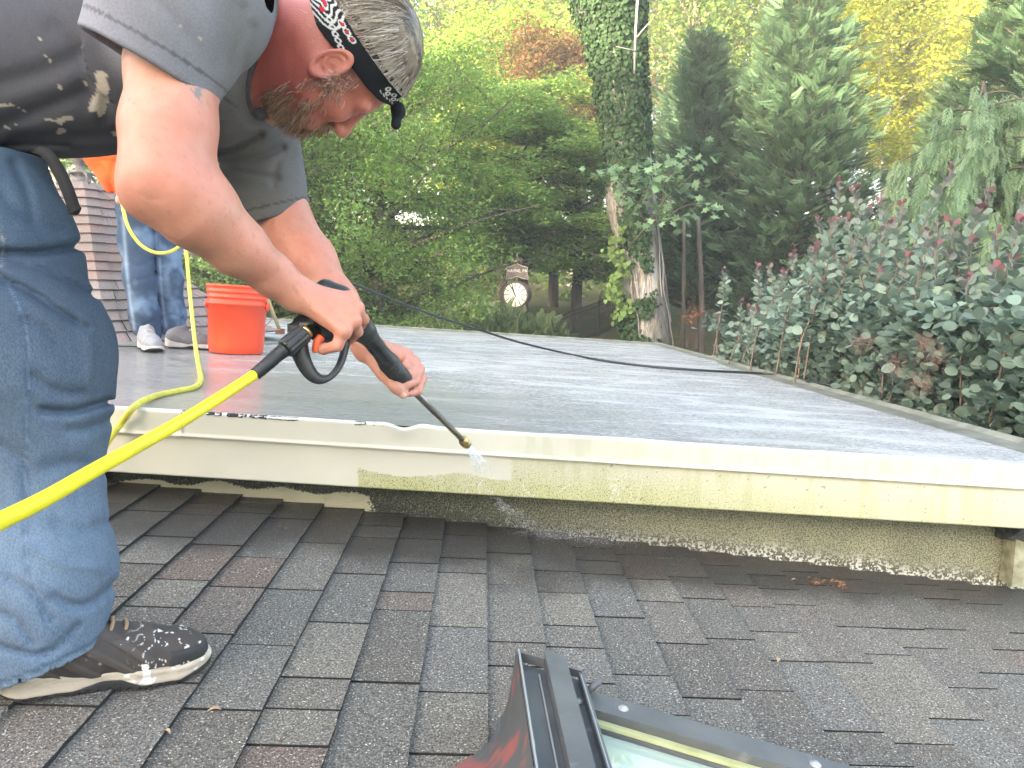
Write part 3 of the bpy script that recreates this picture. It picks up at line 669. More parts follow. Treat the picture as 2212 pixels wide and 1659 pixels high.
# -- middle distance, each its own plant
dog = tree('layered_tree', 'broad layered green tree with tiered boughs between the street clock and the ivy trunk', 'tree', 21, T(1130, 15.2), CZ+3.6, 2.3, 40, .13, 105, .52, .13, .10, (.19, .28, .07), lo=.3, up=.35, flat=.8, upbias=1.6, droop=.5)
tree('layered_tree', 'darker green spreading tree behind the clock, low boughs over the fence', 'tree', 22, T(1245, 15.6), CZ+2.6, 2.1, 34, .13, 80, .5, .14, .10, (.18, .27, .08), lo=.3, up=.3, flat=.8, upbias=1.5, droop=.5)
tree('feathery_tree', 'tall feathery fresh green tree with fine drooping foliage behind the bent man', 'tree', 23, T(820, 12.0), CZ+3.4, 2.1, 56, .13, 140, .38, .28, .06, (.14, .225, .055), lo=.06, up=.25, droop=.9, upbias=.5)
tree('feathery_tree', 'feathery green tree beside the turret, partly behind the bucket', 'tree', 24, T(560, 12.5), CZ+3.2, 2.1, 50, .13, 130, .38, .28, .064, (.12, .2, .055), lo=.06, up=.25, droop=.9)
tree('copper_tree', 'copper-brown leaved tree left of the ivy-clad trunk', 'tree', 25, T(1195, 17.5), CZ+5.0, 1.6, 22, .13, 55, .42, .3, .10, G['red'], lo=.45, up=.6)
tree('lime_tree', 'yellow-green tree rising behind the copper-leaved tree', 'tree', 26, T(1085, 19.), CZ+6.0, 2.2, 26, .14, 58, .5, .4, .12, G['bright'], lo=.3)
# -- background wood
bgA = tree('tall_tree', 'tall sunlit light green tree above the clock', 'tree', 31, T(980, 24), CZ+12, 3.6, 34, .22, 66, .8, .6, .16, G['bright'], lo=.22, group='trees of the wood beyond')
bgB = tree('tall_tree', 'tall yellow-leaved tree with bare pale trunk above the weeping cedar', 'tree', 32, T(1905, 21), CZ+12, 3.0, 30, .15, 60, .75, .55, .17, G['yellow'], lo=.4, bark=M_bark_pale, group='trees of the wood beyond')
bgC = tree('tall_tree', 'tall mid green tree directly behind the ivy trunk', 'tree', 33, T(1470, 23), CZ+12, 3.5, 34, .2, 66, .8, .6, .16, (.16, .24, .06), lo=.25, group='trees of the wood beyond')
grp = 'trees of the wood beyond'
spots = [(700, 25, bgC), (420, 24, bgA), (160, 23, bgC), (-120, 25, bgA), (850, 33, bgC), (1140, 31, bgA), (1290, 35, bgC), (1560, 32, bgA), (1650, 27, bgB), (1760, 34, bgB), (2040, 27, bgC), (2230, 25, bgB), (2400, 28, bgA),
         (1885, 18.5, bgB), (1930, 19.5, bgB), (1980, 36, bgB), (560, 36, bgA), (280, 36, bgC), (1010, 42, bgB), (1420, 44, bgB), (2160, 38, bgC), (60, 36, bgB), (-250, 36, bgC), (1700, 46, bgB), (2330, 40, bgB), (760, 46, bgB), (1230, 26, bgB)]
trr = random.Random(3)
for i, (u, Y, src) in enumerate(spots):
    near_ = next(t_ for lim_, t_ in ((0, 'beyond the turret roof'), (240, 'behind the turret finial'), (500, 'behind the bent man'), (650, 'behind the orange bucket'), (800, 'behind the white hydrangea'), (950, 'behind the feathery tree'), (1080, 'above the rose bushes'), (1200, 'above the street clock'), (1350, 'behind the copper-leaved tree'), (1500, 'behind the ivy-clad trunk'), (1600, 'behind the narrow evergreen'), (1720, 'behind the broad evergreen'), (1850, 'between broad and small evergreen'), (2010, 'behind the small evergreen'), (2180, 'behind the weeping cedar'), (2350, 'beyond the right smoke bush'), (9999, 'past the weeping cedar')) if u < lim_)
    row_ = ('low, in front of the wood' if u < 1900 else 'low, beside the cedar') if Y < 20 else 'at the near edge of the wood' if Y < 30 else 'in the middle of the wood' if Y < 40 else 'deep in the wood'
    lab = {bgA: 'tall light green tree ', bgB: 'tall yellow-leaved tree ', bgC: 'tall mid green tree '}[src]+near_+', '+row_
    k_sc = .55 if Y < 20 else 1.
    copy_tree(src, T(u, Y), trr.uniform(0, 6.28), k_sc*trr.uniform(.85, 1.15), lab, grp, sz=k_sc*trr.uniform(.9, 1.2))
bgA['group'] = grp
# low undergrowth that closes the wood floor
r = np.random.default_rng(40); n = 30000; ux = r.uniform(-300, 2500, n); uy = r.uniform(20, 48, n); cx = (ux-1106)/FPX*uy
cen = np.stack([cx, uy, ground_z(cx, uy)+np.abs(r.normal(0, 1., n))*(.5+1.2*fbm(np.stack([cx, uy, 0*cx], 1), .35, 4))], 1)
V, F, cc = leaves(r, cen, .24, (.12, .18, .045), .4, .4); ob('undergrowth', mk('undergrowth', V, F, M_leaf, smooth=False, col=cc), kind='stuff', label='leafy undergrowth along the edge of the wood', cat='undergrowth')
# -- conifers: feathered sprays on whorled branches
def spray_template(n=7, wid=.09, curl=.25):
    V = []; F = []
    for i in range(n):
        for sg in (-1, 1):
            t = .1+.8*i/n; ln = .42*(1-.6*t); a = sg*(.75-.3*t)
            b = np.array([t, 0, curl*t*t]); tip = b+np.array([math.cos(a)*ln, math.sin(a)*ln, .1*ln]); s = np.array([-math.sin(a), math.cos(a), 0])*wid*.5*(1-.3*t)
            o = len(V); V += [b-s*.4, (b+tip)/2+s, tip, (b+tip)/2-s]; F += [[o, o+1, o+2], [o, o+2, o+3]]
    return np.array(V), np.array(F)
SPT, SPF = spray_template()
def place_sprays(pos, fwd, upv, size, tv=None, tf=None):
    tv = SPT if tv is None else tv; tf = SPF if tf is None else tf
    f = fwd/np.linalg.norm(fwd, axis=1)[:, None]; s = np.cross(upv, f); s /= np.linalg.norm(s, axis=1)[:, None]+1e-9; u = np.cross(f, s)
    V = pos[:, None]+size[:, None, None]*(tv[None, :, 0:1]*f[:, None]+tv[None, :, 1:2]*s[:, None]+tv[None, :, 2:3]*u[:, None])
    F = (np.arange(len(pos))[:, None, None]*len(tv)+tf[None]).reshape(-1, 3); return V.reshape(-1, 3), F
def conifer(label, seed, base, H, R, col, lo=.06, dens=1., size=.27, open_low=0.):
    r = np.random.default_rng(seed); base = np.asarray(base); P0 = []; D0 = []; tb = [(np.array([base, base+[0, 0, H*.5], base+[.05, .03, H]]), np.array([.16, .1, .015]))]
    nb = int(300*dens)
    for i in range(nb):
        t = lo+(1-lo)*(i/nb); a = i*2.39996+r.uniform(-.3, .3); L = R*(1-t)**.75*r.uniform(.7, 1.12)*(1 if t > .2 else .75+.25*t/.2)+.1
        d = np.array([math.cos(a), math.sin(a), .12+.55*t]); p = base+np.array([0, 0, H*t]); ns = max(3, int(L/.062))
        q = [p+d*L*s+np.array([0, 0, .18*L*s*s-.12*L*s]) for s in np.linspace(0, 1, 5)]; tb.append((np.array(q), np.linspace(.03*(1-t)+.008, .004, 5)))
        for s in range(ns*2):
            f = (.22 if t > .12 else .4)+.78*r.uniform(0, 1)**.8; 
            if f > 1: continue
            pos = p+d*L*f+np.array([0, 0, .18*L*f*f-.12*L*f]); a2 = a+r.normal(0, .75); P0.append(pos+r.normal(0, .05, 3)); D0.append((math.cos(a2), math.sin(a2), r.uniform(-.15, .75)))
    P0 = np.array(P0); D0 = np.array(D0); U = rand_dirs(r, len(P0)); U[:, 2] += 1.2; V, F = place_sprays(P0, D0, U, size*r.uniform(.6, 1.25, len(P0)))
    cc = np.repeat(np.asarray(col)*r.uniform(.65, 1.35, (len(P0), 1)), len(SPT), axis=0); tipv = np.tile(SPT[:, 0], len(P0)); cc = cc*(.8+.45*tipv)[:, None]
    t = thing('conifer', base, label, 'conifer', 'evergreens behind the roof'); ob('trunk', tubes_mesh('trunk', tb, M_bark), parent=t)
    ob('crown', mk('crown', V, F, M_conif, smooth=False, col=np.clip(cc, 0, 1)), parent=t); print('conifer tris', len(F)); return t
CG = (.105, .18, .095)
conifer('broad dark green conical evergreen, tallest beside the weeping cedar', 51, T(1705, 12.6), 6.0, 1.72, CG, dens=1.25)
conifer('narrower dark evergreen standing right behind the ivy-clad trunk', 52, T(1500, 13.4), 5.2, 1.35, (.10, .17, .098), lo=.14)
conifer('dark evergreen behind the weeping cedar, its top out of view', 53, T(2200, 9.6), 6.0, 1.45, (.095, .16, .08), dens=1.1)
conifer('smaller dark evergreen between the broad one and the weeping cedar', 54, T(2030, 12.6), 4.1, 1.0, (.09, .15, .07))
# thin bare trunks under the evergreens, one with a dead orange twig
M_dead = pmat('dead_needles', (.33, .14, .06), (.2, .08, .03), nsc=30, rough=.9)
for u0, u1, Y, r0, lab in ((1516, 1500, 11.6, .055, 'thin bare trunk with dead orange twig under the evergreens'), (1471, 1470, 12., .04, 'thinner straight bare trunk beside the twiggy one')):
    b = T(u0, Y); tpt_ = np.array([at(u1, Y), Y, CZ+.9]); t = thing('bare_trunk', b, lab, 'trunk'); 
    V, F = tube(catmull([b, b*.6+tpt_*.4+[.03, 0, 0], tpt_], 5), np.linspace(r0, r0*.6, 11), 8); ob('stem', mk('stem', V, F, M_bark), parent=t)
    if r0 > .05:
        rr = np.random.default_rng(2); q0 = P(1512, 672, Y-.05); q1 = P(1478, 690, Y-.3); n = 60; cen = q0+(q1-q0)*rr.uniform(0, 1, (n, 1))+rr.normal(0, .035, (n, 3)); V, F, cc = leaves(rr, cen, .07, (.4, .17, .07)); ob('dead_twig', mk('dead_twig', V, F, M_dead, smooth=False), parent=t, kind='stuff')
# -- weeping cedar
def weeping(label, seed, base, top, R):
    r = np.random.default_rng(seed); base = np.asarray(base); H = top[2]-base[2]; tb = []
    tp = catmull([base, base*.5+top*.5+[.05, 0, 0], top*.9+base*.1, top], 5); tb.append((tp, np.linspace(.10, .012, len(tp)))); PP = []; DD = []; SS = []
    strands = []
    for i in range(90):
        t = .12+.86*(i/90); p = base+(top-base)*t; a = i*2.4+r.uniform(-.4, .4); L = R*(.28+.72*min(1, (1.02-t)*2.2))*r.uniform(.55, 1.1); d = np.array([math.cos(a), math.sin(a), .0])
        q = np.array([p+d*L*s+np.array([0, 0, L*(.5*s-.62*s*s)]) for s in np.linspace(0, 1, 9)]); tb.append((q, np.linspace(.012, .003, 9)))
        for k in range(int(10+L*12)):
            s = r.uniform(.15, 1.)**.8; j = s*8; i0 = int(min(7, j)); b = q[i0]+(q[i0+1]-q[i0])*(j-i0)+r.normal(0, .03, 3); ln = r.uniform(.28, .75)*(.55+.5*s); strands.append((b, ln, a))
    for b, ln, a in strands:
        n = max(3, int(ln/.045)); sw = r.normal(0, .05, 2)
        for m_ in range(n):
            f = m_/n; PP.append(b+np.array([sw[0]*f+r.normal(0, .006), sw[1]*f+r.normal(0, .006), -ln*f])); a2 = a+r.normal(0, .9); DD.append((math.cos(a2)*.28, math.sin(a2)*.28, -1.)); SS.append(.15*(1.15-.55*f))
    tv, tf = spray_template(5, .10, .0); PP = np.array(PP); DD = np.array(DD); U = rand_dirs(r, len(PP)); U[:, 2] = 0
    V, F = place_sprays(PP, DD, U, np.array(SS)*r.uniform(.8, 1.2, len(PP)), tv, tf); tip = np.tile(tv[:, 0], len(PP))
    cc = np.repeat(np.array([(.19, .29, .16)])*r.uniform(.7, 1.25, (len(PP), 1)), len(tv), axis=0)*(.85+.35*tip)[:, None]
    t = thing('weeping_cedar', base, label, 'cedar'); ob('trunk', tubes_mesh('trunk', tb, M_bark), parent=t); ob('crown', mk('crown', V, F, M_conif, smooth=False, col=np.clip(cc, 0, 1)), parent=t); print('cedar tris', len(F))
wb = T(2150, 6.4); weeping('weeping cedar with hanging pale green curtains of foliage above the smoke bushes', 61, wb, P(2125, 175, 6.4), 1.25)
# -- junipers and flowers round the clock
def shrub(name, label, seed, c, sx, sz, n, size, col, group=None, cat='shrub', spray=True, flowers=None):
    r = np.random.default_rng(seed); c = np.asarray(c, float); t = thing(name, c, label, cat, group); d = rand_dirs(r, n); d[:, 2] = np.abs(d[:, 2]); rad = r.uniform(.35, 1., (n, 1))**.5
    pos = c+d*rad*np.array([sx, sx, sz]); tb = []
    for k in range(14): tb.append((np.array([c, c+d[k]*np.array([sx, sx, sz])*.5+[0, 0, .05], c+d[k]*np.array([sx, sx, sz])*.9]), np.array([.02, .012, .005])))
    ob('stems', tubes_mesh('stems', tb, M_bark), parent=t)
    if spray:
        U = rand_dirs(r, n); U[:, 2] += 1; dd = d+r.normal(0, .5, (n, 3)); V, F = place_sprays(pos, dd, U, size*r.uniform(.6, 1.2, n)); cc = np.repeat(np.asarray(col)*r.uniform(.7, 1.3, (n, 1)), len(SPT), axis=0); ob('crown', mk('crown', V, F, M_conif, smooth=False, col=cc), parent=t)
    else:
        V, F, cc = leaves(r, pos, size, col); ob('crown', mk('crown', V, F, M_leaf, smooth=False, col=cc), parent=t)
    if flowers:
        k = flowers[1]; fp = c+d[:k]*np.array([sx, sx, sz])*1.05; fp = np.repeat(fp, 7, axis=0)+r.normal(0, .022, (k*7, 3)); V, F, cc = leaves(r, fp, .05, flowers[0], .3, aspect=.9); ob('blossoms', mk('blossoms', V, F, M_leaf, smooth=False, col=np.clip(cc, 0, 1)), parent=t, kind='stuff')
JC = (.12, .165, .07)
shrub('juniper', 'grey-green feathery juniper in front of the clock post', 71, T(1082, 10.5), .55, .86, 1500, .2, JC)
shrub('juniper', 'grey-green juniper between the clock and the black fence', 72, T(1168, 10.6), .48, .72, 900, .2, JC)
shrub('juniper', 'low juniper left of the clock beyond the roof edge', 73, T(985, 10.8), .6, .74, 1100, .2, (.13, .185, .08))
shrub('leafy_shrub', 'pale leafy shrub left of the low junipers', 74, T(915, 11.), .5, .78, 1500, .09, (.16, .22, .09), spray=False)
shrub('leafy_shrub', 'small leafy shrub by the white hydrangea', 75, T(800, 11.4), .7, .8, 1500, .09, (.12, .19, .06), spray=False)
shrub('rose_bush', 'red-flowered rose bush nearer the turret side of the bed', 76, T(872, 14.), .30, .46, 420, .07, (.12, .17, .06), spray=False, flowers=((.62, .07, .12), 26), group='rose bushes by the drive', cat='rose bush')
shrub('rose_bush', 'red-flowered rose bush beside the junipers', 77, T(972, 14.5), .32, .5, 420, .07, (.12, .17, .06), spray=False, flowers=((.62, .09, .14), 30), group='rose bushes by the drive', cat='rose bush')
shrub('hydrangea', 'white-flowered hydrangea at the wood edge beyond the black hose', 78, T(806, 14.6), .4, .95, 600, .1, (.1, .17, .06), spray=False, flowers=((.75, .8, .85), 22), cat='hydrangea')
# -- big old trunk wrapped in ivy
iv = thing('ivy_clad_tree', T(1398, 11.), 'thick old tree trunk wrapped in dark ivy, pale bark at its foot', 'tree')
cpts = [(1400, 790, 11.), (1399, 740, 11.), (1391, 640, 11.), (1375, 500, 11.), (1362, 400, 11.), (1352, 300, 11.), (1340, 180, 11.), (1325, 80, 11.), (1312, 0, 11.), (1300, -110, 11.)]
crad = [.37, .345, .315, .285, .285, .29, .32, .38, .48, .54]
cp = catmull(PL(cpts), 8); cr = np.interp(np.linspace(0, 1, len(cp)), np.linspace(0, 1, len(crad)), crad)
V, F = tube(cp, cr, 40, cap=False); N = V-np.repeat(cp, 40, axis=0); N /= np.linalg.norm(N, axis=1)[:, None]
V += N*(.05*(fbm(V*[1, 1, .3], 4, 5)-.5)+.05*(fbm(V*[1, 1, .12], 14, 6, 3)-.5))[:, None]
bul = np.exp(-(((V-P(1318, 450, 10.8))/np.array([.22, .4, .4]))**2).sum(1)); V += N*(.13*bul)[:, None]
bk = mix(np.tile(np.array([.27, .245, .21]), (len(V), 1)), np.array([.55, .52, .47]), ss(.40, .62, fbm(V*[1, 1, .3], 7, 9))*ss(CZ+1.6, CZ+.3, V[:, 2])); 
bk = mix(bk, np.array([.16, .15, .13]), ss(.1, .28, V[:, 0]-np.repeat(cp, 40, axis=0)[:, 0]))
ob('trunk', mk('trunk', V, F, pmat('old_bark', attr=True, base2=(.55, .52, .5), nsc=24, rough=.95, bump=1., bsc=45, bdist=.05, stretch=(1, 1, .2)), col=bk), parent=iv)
tb = []
r = np.random.default_rng(14)
q = P(1285, -100, 11.)
for tgt, r0 in (((1180, -420, 11.3), .34), ((1390, -480, 10.8), .36), ((1000, -700, 12), .18), ((1640, -760, 10.5), .18)): tb.append((catmull([q-[0, 0, .3], (q+P(*tgt))/2+r.normal(0, .1, 3), P(*tgt)], 5), np.linspace(r0, r0*.6, 11)))
ob('limbs', tubes_mesh('limbs', tb, M_bark, 10), parent=iv)
an = np.array([P(u, v, Y) for u, v, Y in [(r.uniform(950, 1700), r.uniform(-900, -420), r.uniform(10, 13)) for _ in range(110)]]); cen = clumps(r, an, 40, .5, .35); V, F, cc = leaves(r, cen, .15, (.11, .18, .05)); ob('crown', mk('crown', V, F, M_leaf, smooth=False, col=cc), parent=iv)
n = 17000; j = r.integers(0, len(cp)-1, n); tt = r.uniform(0, 1, n); an_ = r.uniform(math.pi*.95, math.pi*2.12, n)
c = cp[j]+(cp[j+1]-cp[j])*tt[:, None]; rad = cr[j]; dirn = np.stack([np.cos(an_), np.sin(an_), 0*an_], 1); pos = c+dirn*(rad+r.uniform(.0, .09, n))[:, None]
hrel = pos[:, 2]-CZ; cov = fbm(pos, 2.4, 33, 4); keep = cov > .55-.32*ss(.2, 1.7, hrel)+.02*ss(.25, .0, hrel)+.25*ss(.25, .75, np.cos(an_))*ss(2.8, 1.5, hrel); pos = pos[keep]; dirn = dirn[keep]; m_ = len(pos)
def oriented_leaves(r, pos, out, size, col, pts=5):
    n = len(pos); N = out+r.normal(0, .45, (n, 3)); N /= np.linalg.norm(N, axis=1)[:, None]; A = np.array([0, 0, -1.])+r.normal(0, .45, (n, 3)); A -= N*(A*N).sum(1)[:, None]; A /= np.linalg.norm(A, axis=1)[:, None]; B = np.cross(N, A)
    s = (size*r.uniform(.6, 1.3, n))[:, None]; tpl = [(-.35, 0), (-.42, .38), (.05, .52), (.65, 0), (.05, -.52), (-.42, -.38)]
    V = np.stack([pos+A*s*a+B*s*b for a, b in tpl], 1).reshape(-1, 3); i = np.arange(n)[:, None]*6; F = np.concatenate([i+[[0, 1, 2]], i+[[0, 2, 3]], i+[[0, 3, 4]], i+[[0, 4, 5]]]); cc = np.repeat(np.asarray(col)*r.uniform(.55, 1.4, (n, 1)), 6, axis=0)
    return V, F, np.clip(cc, 0, 1)
V, F, cc = oriented_leaves(r, pos, dirn, .05, (.038, .075, .028)); ob('ivy', mk('ivy', V, F, pmat('ivy_leaf', attr=True, rough=.65, trans=.12, spec=.2), smooth=False, col=cc), parent=iv, kind='stuff')
# left-flank vine leaves with sunlight put into their bright colour, bare vines over the bark
n = 240; k_ = r.uniform(0, 1, n); pos = np.array([P(1352-26*abs(math.sin(q*7))+r.normal(0, 9), 500+q*185+r.normal(0, 6), 10.72+r.normal(0, .06)) for q in k_]); V, F, cc = oriented_leaves(r, pos, np.tile([-.4, -.9, .3], (n, 1)), .075, (.2, .3, .08)); ob('sunlit_vine', mk('sunlit_vine', V, F, M_leaf, smooth=False, col=cc), parent=iv, kind='stuff')
tb = []
for k in range(15):
    a = r.uniform(math.pi*1.05, math.pi*1.95); j0 = r.integers(2, 30); L_ = r.integers(12, 40); pts = []
    for j in range(j0, min(len(cp)-1, j0+L_), 3): a += r.normal(0, .16); pts.append(cp[j]+np.array([math.cos(a), math.sin(a), 0])*(cr[j]+.03))
    if len(pts) > 3: tb.append((catmull(pts, 3), np.full(len(catmull(pts, 3)), r.uniform(.005, .012))))
ob('vines', tubes_mesh('vines', tb, M_bark_pale, 6), parent=iv, kind='stuff')
tw = catmull(PL([(1370, 160, 10.4), (1372, 90, 10.3), (1376, 20, 10.3), (1382, -60, 10.3)]), 5); V, F = tube(tw, np.linspace(.012, .022, len(tw)), 6); ob('bare_twig', mk('bare_twig', V, F, M_bark_pale), parent=iv)
for a_, b_ in (((1374, 110, 10.3), (1330, 100, 10.2)), ((1376, 80, 10.3), (1410, 40, 10.2))):
    V, F = tube(PL([a_, b_]), np.array([.012, .005]), 5); ob('bare_twig', mk('bare_twig', V, F, M_bark_pale), parent=iv)
# lobed-leaf sprig on a thin branch in front of the trunk
sp = thing('maple_sprig', P(1372, 520, 10.55), 'young branch with lobed green leaves growing out from the ivy trunk', 'branch')
brs = [[(1372, 520, 10.6), (1410, 470, 10.3), (1450, 415, 10.1), (1500, 375, 10.)], [(1400, 480, 10.4), (1440, 470, 10.2), (1480, 445, 10.1), (1545, 440, 10.)], [(1395, 480, 10.4), (1360, 420, 10.2), (1330, 385, 10.1), (1290, 375, 10.)], [(1430, 440, 10.2), (1440, 390, 10.1), (1470, 355, 10.), (1520, 345, 10.)], [(1380, 440, 10.3), (1400, 400, 10.2), (1395, 370, 10.1)]]
pos = []
for b_ in brs:
    q = catmull(PL(b_), 6); V, F = tube(q, np.linspace(.014, .004, len(q)), 5); ob('twig', mk('twig', V, F, M_bark), parent=sp)
    for k in range(46): i = r.integers(len(q)//4, len(q)); pos.append(q[i]+r.normal(0, 1, 3)*[.17, .12, .11])
pos = np.array(pos); n = len(pos); N = rand_dirs(r, n); N[:, 2] = np.abs(N[:, 2])+.6; N[:, 1] -= .6; N /= np.linalg.norm(N, axis=1)[:, None]; A = rand_dirs(r, n); A -= N*(A*N).sum(1)[:, None]; A /= np.linalg.norm(A, axis=1)[:, None]; B = np.cross(N, A); s = r.uniform(.09, .15, n)[:, None]
tpl = [(-.5, 0), (-.1, .12), (-.25, .5), (.1, .3), (.2, .55), (.35, .18), (.7, 0), (.35, -.18), (.2, -.55), (.1, -.3), (-.25, -.5), (-.1, -.12)]
V = np.stack([pos]+[pos+A*s*a+B*s*b for a, b in tpl], 1).reshape(-1, 3); i = np.arange(n)[:, None]*13; F = np.concatenate([i+[[0, 1+k, 1+(k+1) % 12]] for k in range(12)]); cc = np.repeat(np.array((.2, .32, .17))*r.uniform(.6, 1.3, (n, 1)), 13, axis=0)
ob('leaf_cluster', mk('leaf_cluster', V, F, M_leaf, smooth=False, col=cc), parent=sp, kind='stuff')
# -- smoke bushes
def round_leaf(n=10):
    a = np.arange(n)*2*math.pi/n; V = [(0., 0, 0)]; rim = []
    for q in a: x = .5-.5*math.cos(q)*1.; y = .40*math.sin(q)*(1+.12*(x-.5)); rim.append((x, y, .22*abs(y)+.02*math.sin(q*3)))
    V = [(.5, 0, -.01)]+rim; F = [[0, 1+k, 1+(k+1) % n] for k in range(n)]; return np.array(V), np.array(F)
RLV, RLF = round_leaf()
smoke_seed = np.random.default_rng(91)
def smoke_bush(label, base, stems, nfill, fillbox, nleafparts):
    r = smoke_seed; base = np.asarray(base, float); t = thing('smoke_bush', base, label, 'smoke bush', 'smoke bushes beside the roof'); tb = []; L = []
    extra = [(r.uniform(fillbox[0]+20, fillbox[1]), 0, 0, 0) for _ in range(int(len(stems)*1.3))]
    stems = list(stems)+[(u, fillbox_top(u)-r.uniform(-30, 190), 1.84*FPX/(u-1106)+r.uniform(.4, 1.1), r.uniform(.35, .65)) for u, _, _, _ in extra]
    for (u, v, Y, ln) in stems:
        tip = P(u, v, Y); q = np.array([tip[0]+r.normal(0, .1), tip[1]+r.normal(0, .1), tip[2]-ln*1.05]); mid = (tip+q)/2+r.normal(0, .015, 3); line = catmull([q+np.array([r.normal(0, .05), r.normal(0, .05)+.05, -.75]), q, mid, tip], 8); tb.append((line, np.linspace(.007, .003, len(line))))
        seg = line[10:]; cum = np.concatenate([[0], np.cumsum(np.linalg.norm(np.diff(seg, axis=0), axis=1))]); tot = cum[-1]; k = 0; s = .0
        while s < tot:
            p = np.array([np.interp(s, cum, seg[:, i]) for i in range(3)]); f = s/tot; a = k*2.4+r.normal(0, .25); size = (.068-.034*f**2)*r.uniform(.8, 1.15); el = .15+.75*f+r.normal(0, .15)
            d = np.array([math.cos(a)*math.cos(el), math.sin(a)*math.cos(el), math.sin(el)]); red = ss(.90, .995, np.array([f]))[0]; pur = ss(.6, .95, np.array([f]))[0]
            c = np.array((.19, .26, .2))*r.uniform(.75, 1.3); c = c*(1-.65*pur)+np.array((.11, .085, .095))*.65*pur; c = c*(1-red)+np.array((.19, .06, .07))*red
            L.append((p+d*.012, d, size, c)); k += 1; s += .012+.007*(1-f)*r.uniform(.5, 1.4)
        for m_ in range(34):   # fuller whorl lower on the stem
            p = q+r.normal(0, 1, 3)*[.085, .085, .07]; a = r.uniform(0, 6.28); el = r.normal(.25, .4); L.append((p, np.array([math.cos(a)*math.cos(el), math.sin(a)*math.cos(el), math.sin(el)]), .060*r.uniform(.75, 1.2), np.array((.18, .25, .19))*r.uniform(.65, 1.3)))
    for k in range(nfill):
        u0, u1, v0, v1, y0, y1 = fillbox; u = r.uniform(u0, u1); lim = fillbox_top(u); v1_ = 745+.275*(u-1430)+45; v = lim+(v1_-lim)*r.uniform(0, 1)**.9; p0 = P(u, v, 1.84*FPX/max(200, u-1106)+.12+r.uniform(0, 1.3)); 
        for m_ in range(9):
            a = r.uniform(0, 6.28); el = r.normal(.35, .35); d = np.array([math.cos(a)*math.cos(el), math.sin(a)*math.cos(el), math.sin(el)]); L.append((p0+d*.03+r.normal(0, .02, 3), d, .056*r.uniform(.7, 1.2), np.array((.18, .25, .19))*r.uniform(.6, 1.35)))
        if k % 11 == 0: tb.append((np.array([base+(p0-base)*.4, base+(p0-base)*.75+r.normal(0, .03, 3), p0]), np.array([.011, .008, .004])))
    pos = np.array([q[0] for q in L]); D = np.array([q[1] for q in L]); S = np.array([q[2] for q in L]); col = np.array([q[3] for q in L])
    ok = pos[:, 2] > base[2]; ok &= ~((pos[:, 0] < 1.78+.028*(pos[:, 1]-2.1)+.02) & (pos[:, 2] < flat_z(pos[:, 0], pos[:, 1])+.25) & (pos[:, 1] < 9.8)); pos, D, S, col = pos[ok], D[ok], S[ok], col[ok]
    ob('stems', tubes_mesh('stems', tb, pmat('smoke_bush_stem', (.24, .17, .12), (.15, .10, .075), nsc=40, rough=.8), 6), parent=t)
    U = rand_dirs(r, len(pos)); U[:, 2] += 1.1; u_, v_ = proj(pos); near = np.argsort(pos[:, 1]+1000*((u_ < 1450) | (u_ > 2215) | (v_ > 960) | (v_ < 0)))[:nleafparts]; rest = np.setdiff1d(np.arange(len(pos)), near)
    V, F = place_sprays(pos[rest], D[rest], U[rest], S[rest], RLV, RLF); ob('crown', mk('crown', V, F, M_smoke, smooth=True, col=np.clip(np.repeat(col[rest], len(RLV), axis=0), 0, 1)), parent=t, kind='stuff')
    pal = {}
    for i in near:
        key = int(np.clip((col[i][1]-.05)*40, 0, 7)); 
        if key not in pal: pal[key] = mk('leaf', RLV, RLF, M_smoke, col=np.tile(col[i], (len(RLV), 1)))
        f = norm(D[i]); s = norm(np.cross(U[i], f)); u = np.cross(f, s); o = bpy.data.objects.new('leaf', pal[key]); C.objects.link(o); o.parent = t; o.matrix_parent_inverse = Matrix.Translation(-t.location); k = S[i]
        o.matrix_basis = Matrix([[f[0]*k, s[0]*k, u[0]*k, pos[i][0]], [f[1]*k, s[1]*k, u[1]*k, pos[i][1]], [f[2]*k, s[2]*k, u[2]*k, pos[i][2]], [0, 0, 0, 1]])
    return t, tb
def fillbox_top(u): return float(np.interp(u, [1540, 1620, 1700, 1760, 1900, 2000, 2212, 2400], [770, 735, 700, 665, 640, 655, 640, 640]))
def gb(u, Y): x = at(u, Y); return np.array([x, Y, gz(x, Y)])
smoke_bush('left smoke bush with short purple-tipped shoots by the far roof corner', gb(1640, 7.3), [(1563, 582, 7.1, .5), (1634, 585, 7.0, .5), (1662, 600, 7.0, .42), (1693, 582, 6.8, .5), (1600, 650, 6.9, .4), (1550, 680, 7.2, .25), (1720, 630, 6.6, .4), (1580, 700, 7., .3), (1660, 680, 6.8, .35)], 320, (1555, 1790, 0, 880, 4.3, 5.6), 40)
smoke_bush('middle smoke bush with the tallest cluster of upright red-tipped shoots', gb(1860, 4.9), [(1815, 392, 4.9, .7), (1842, 405, 4.8, .7), (1795, 478, 4.8, .5), (1895, 432, 4.9, .65), (1875, 450, 5., .55), (1948, 440, 4.8, .68), (1925, 480, 4.7, .5), (1765, 540, 4.8, .45), (1850, 520, 4.6, .5), (1975, 530, 4.5, .45), (1780, 610, 4.7, .4), (1900, 590, 4.4, .4), (1960, 560, 4.5, .42), (1830, 470, 4.7, .5), (1880, 520, 4.6, .5), (1800, 560, 4.8, .4)], 1050, (1690, 2010, 0, 920, 3.5, 4.9), 130)
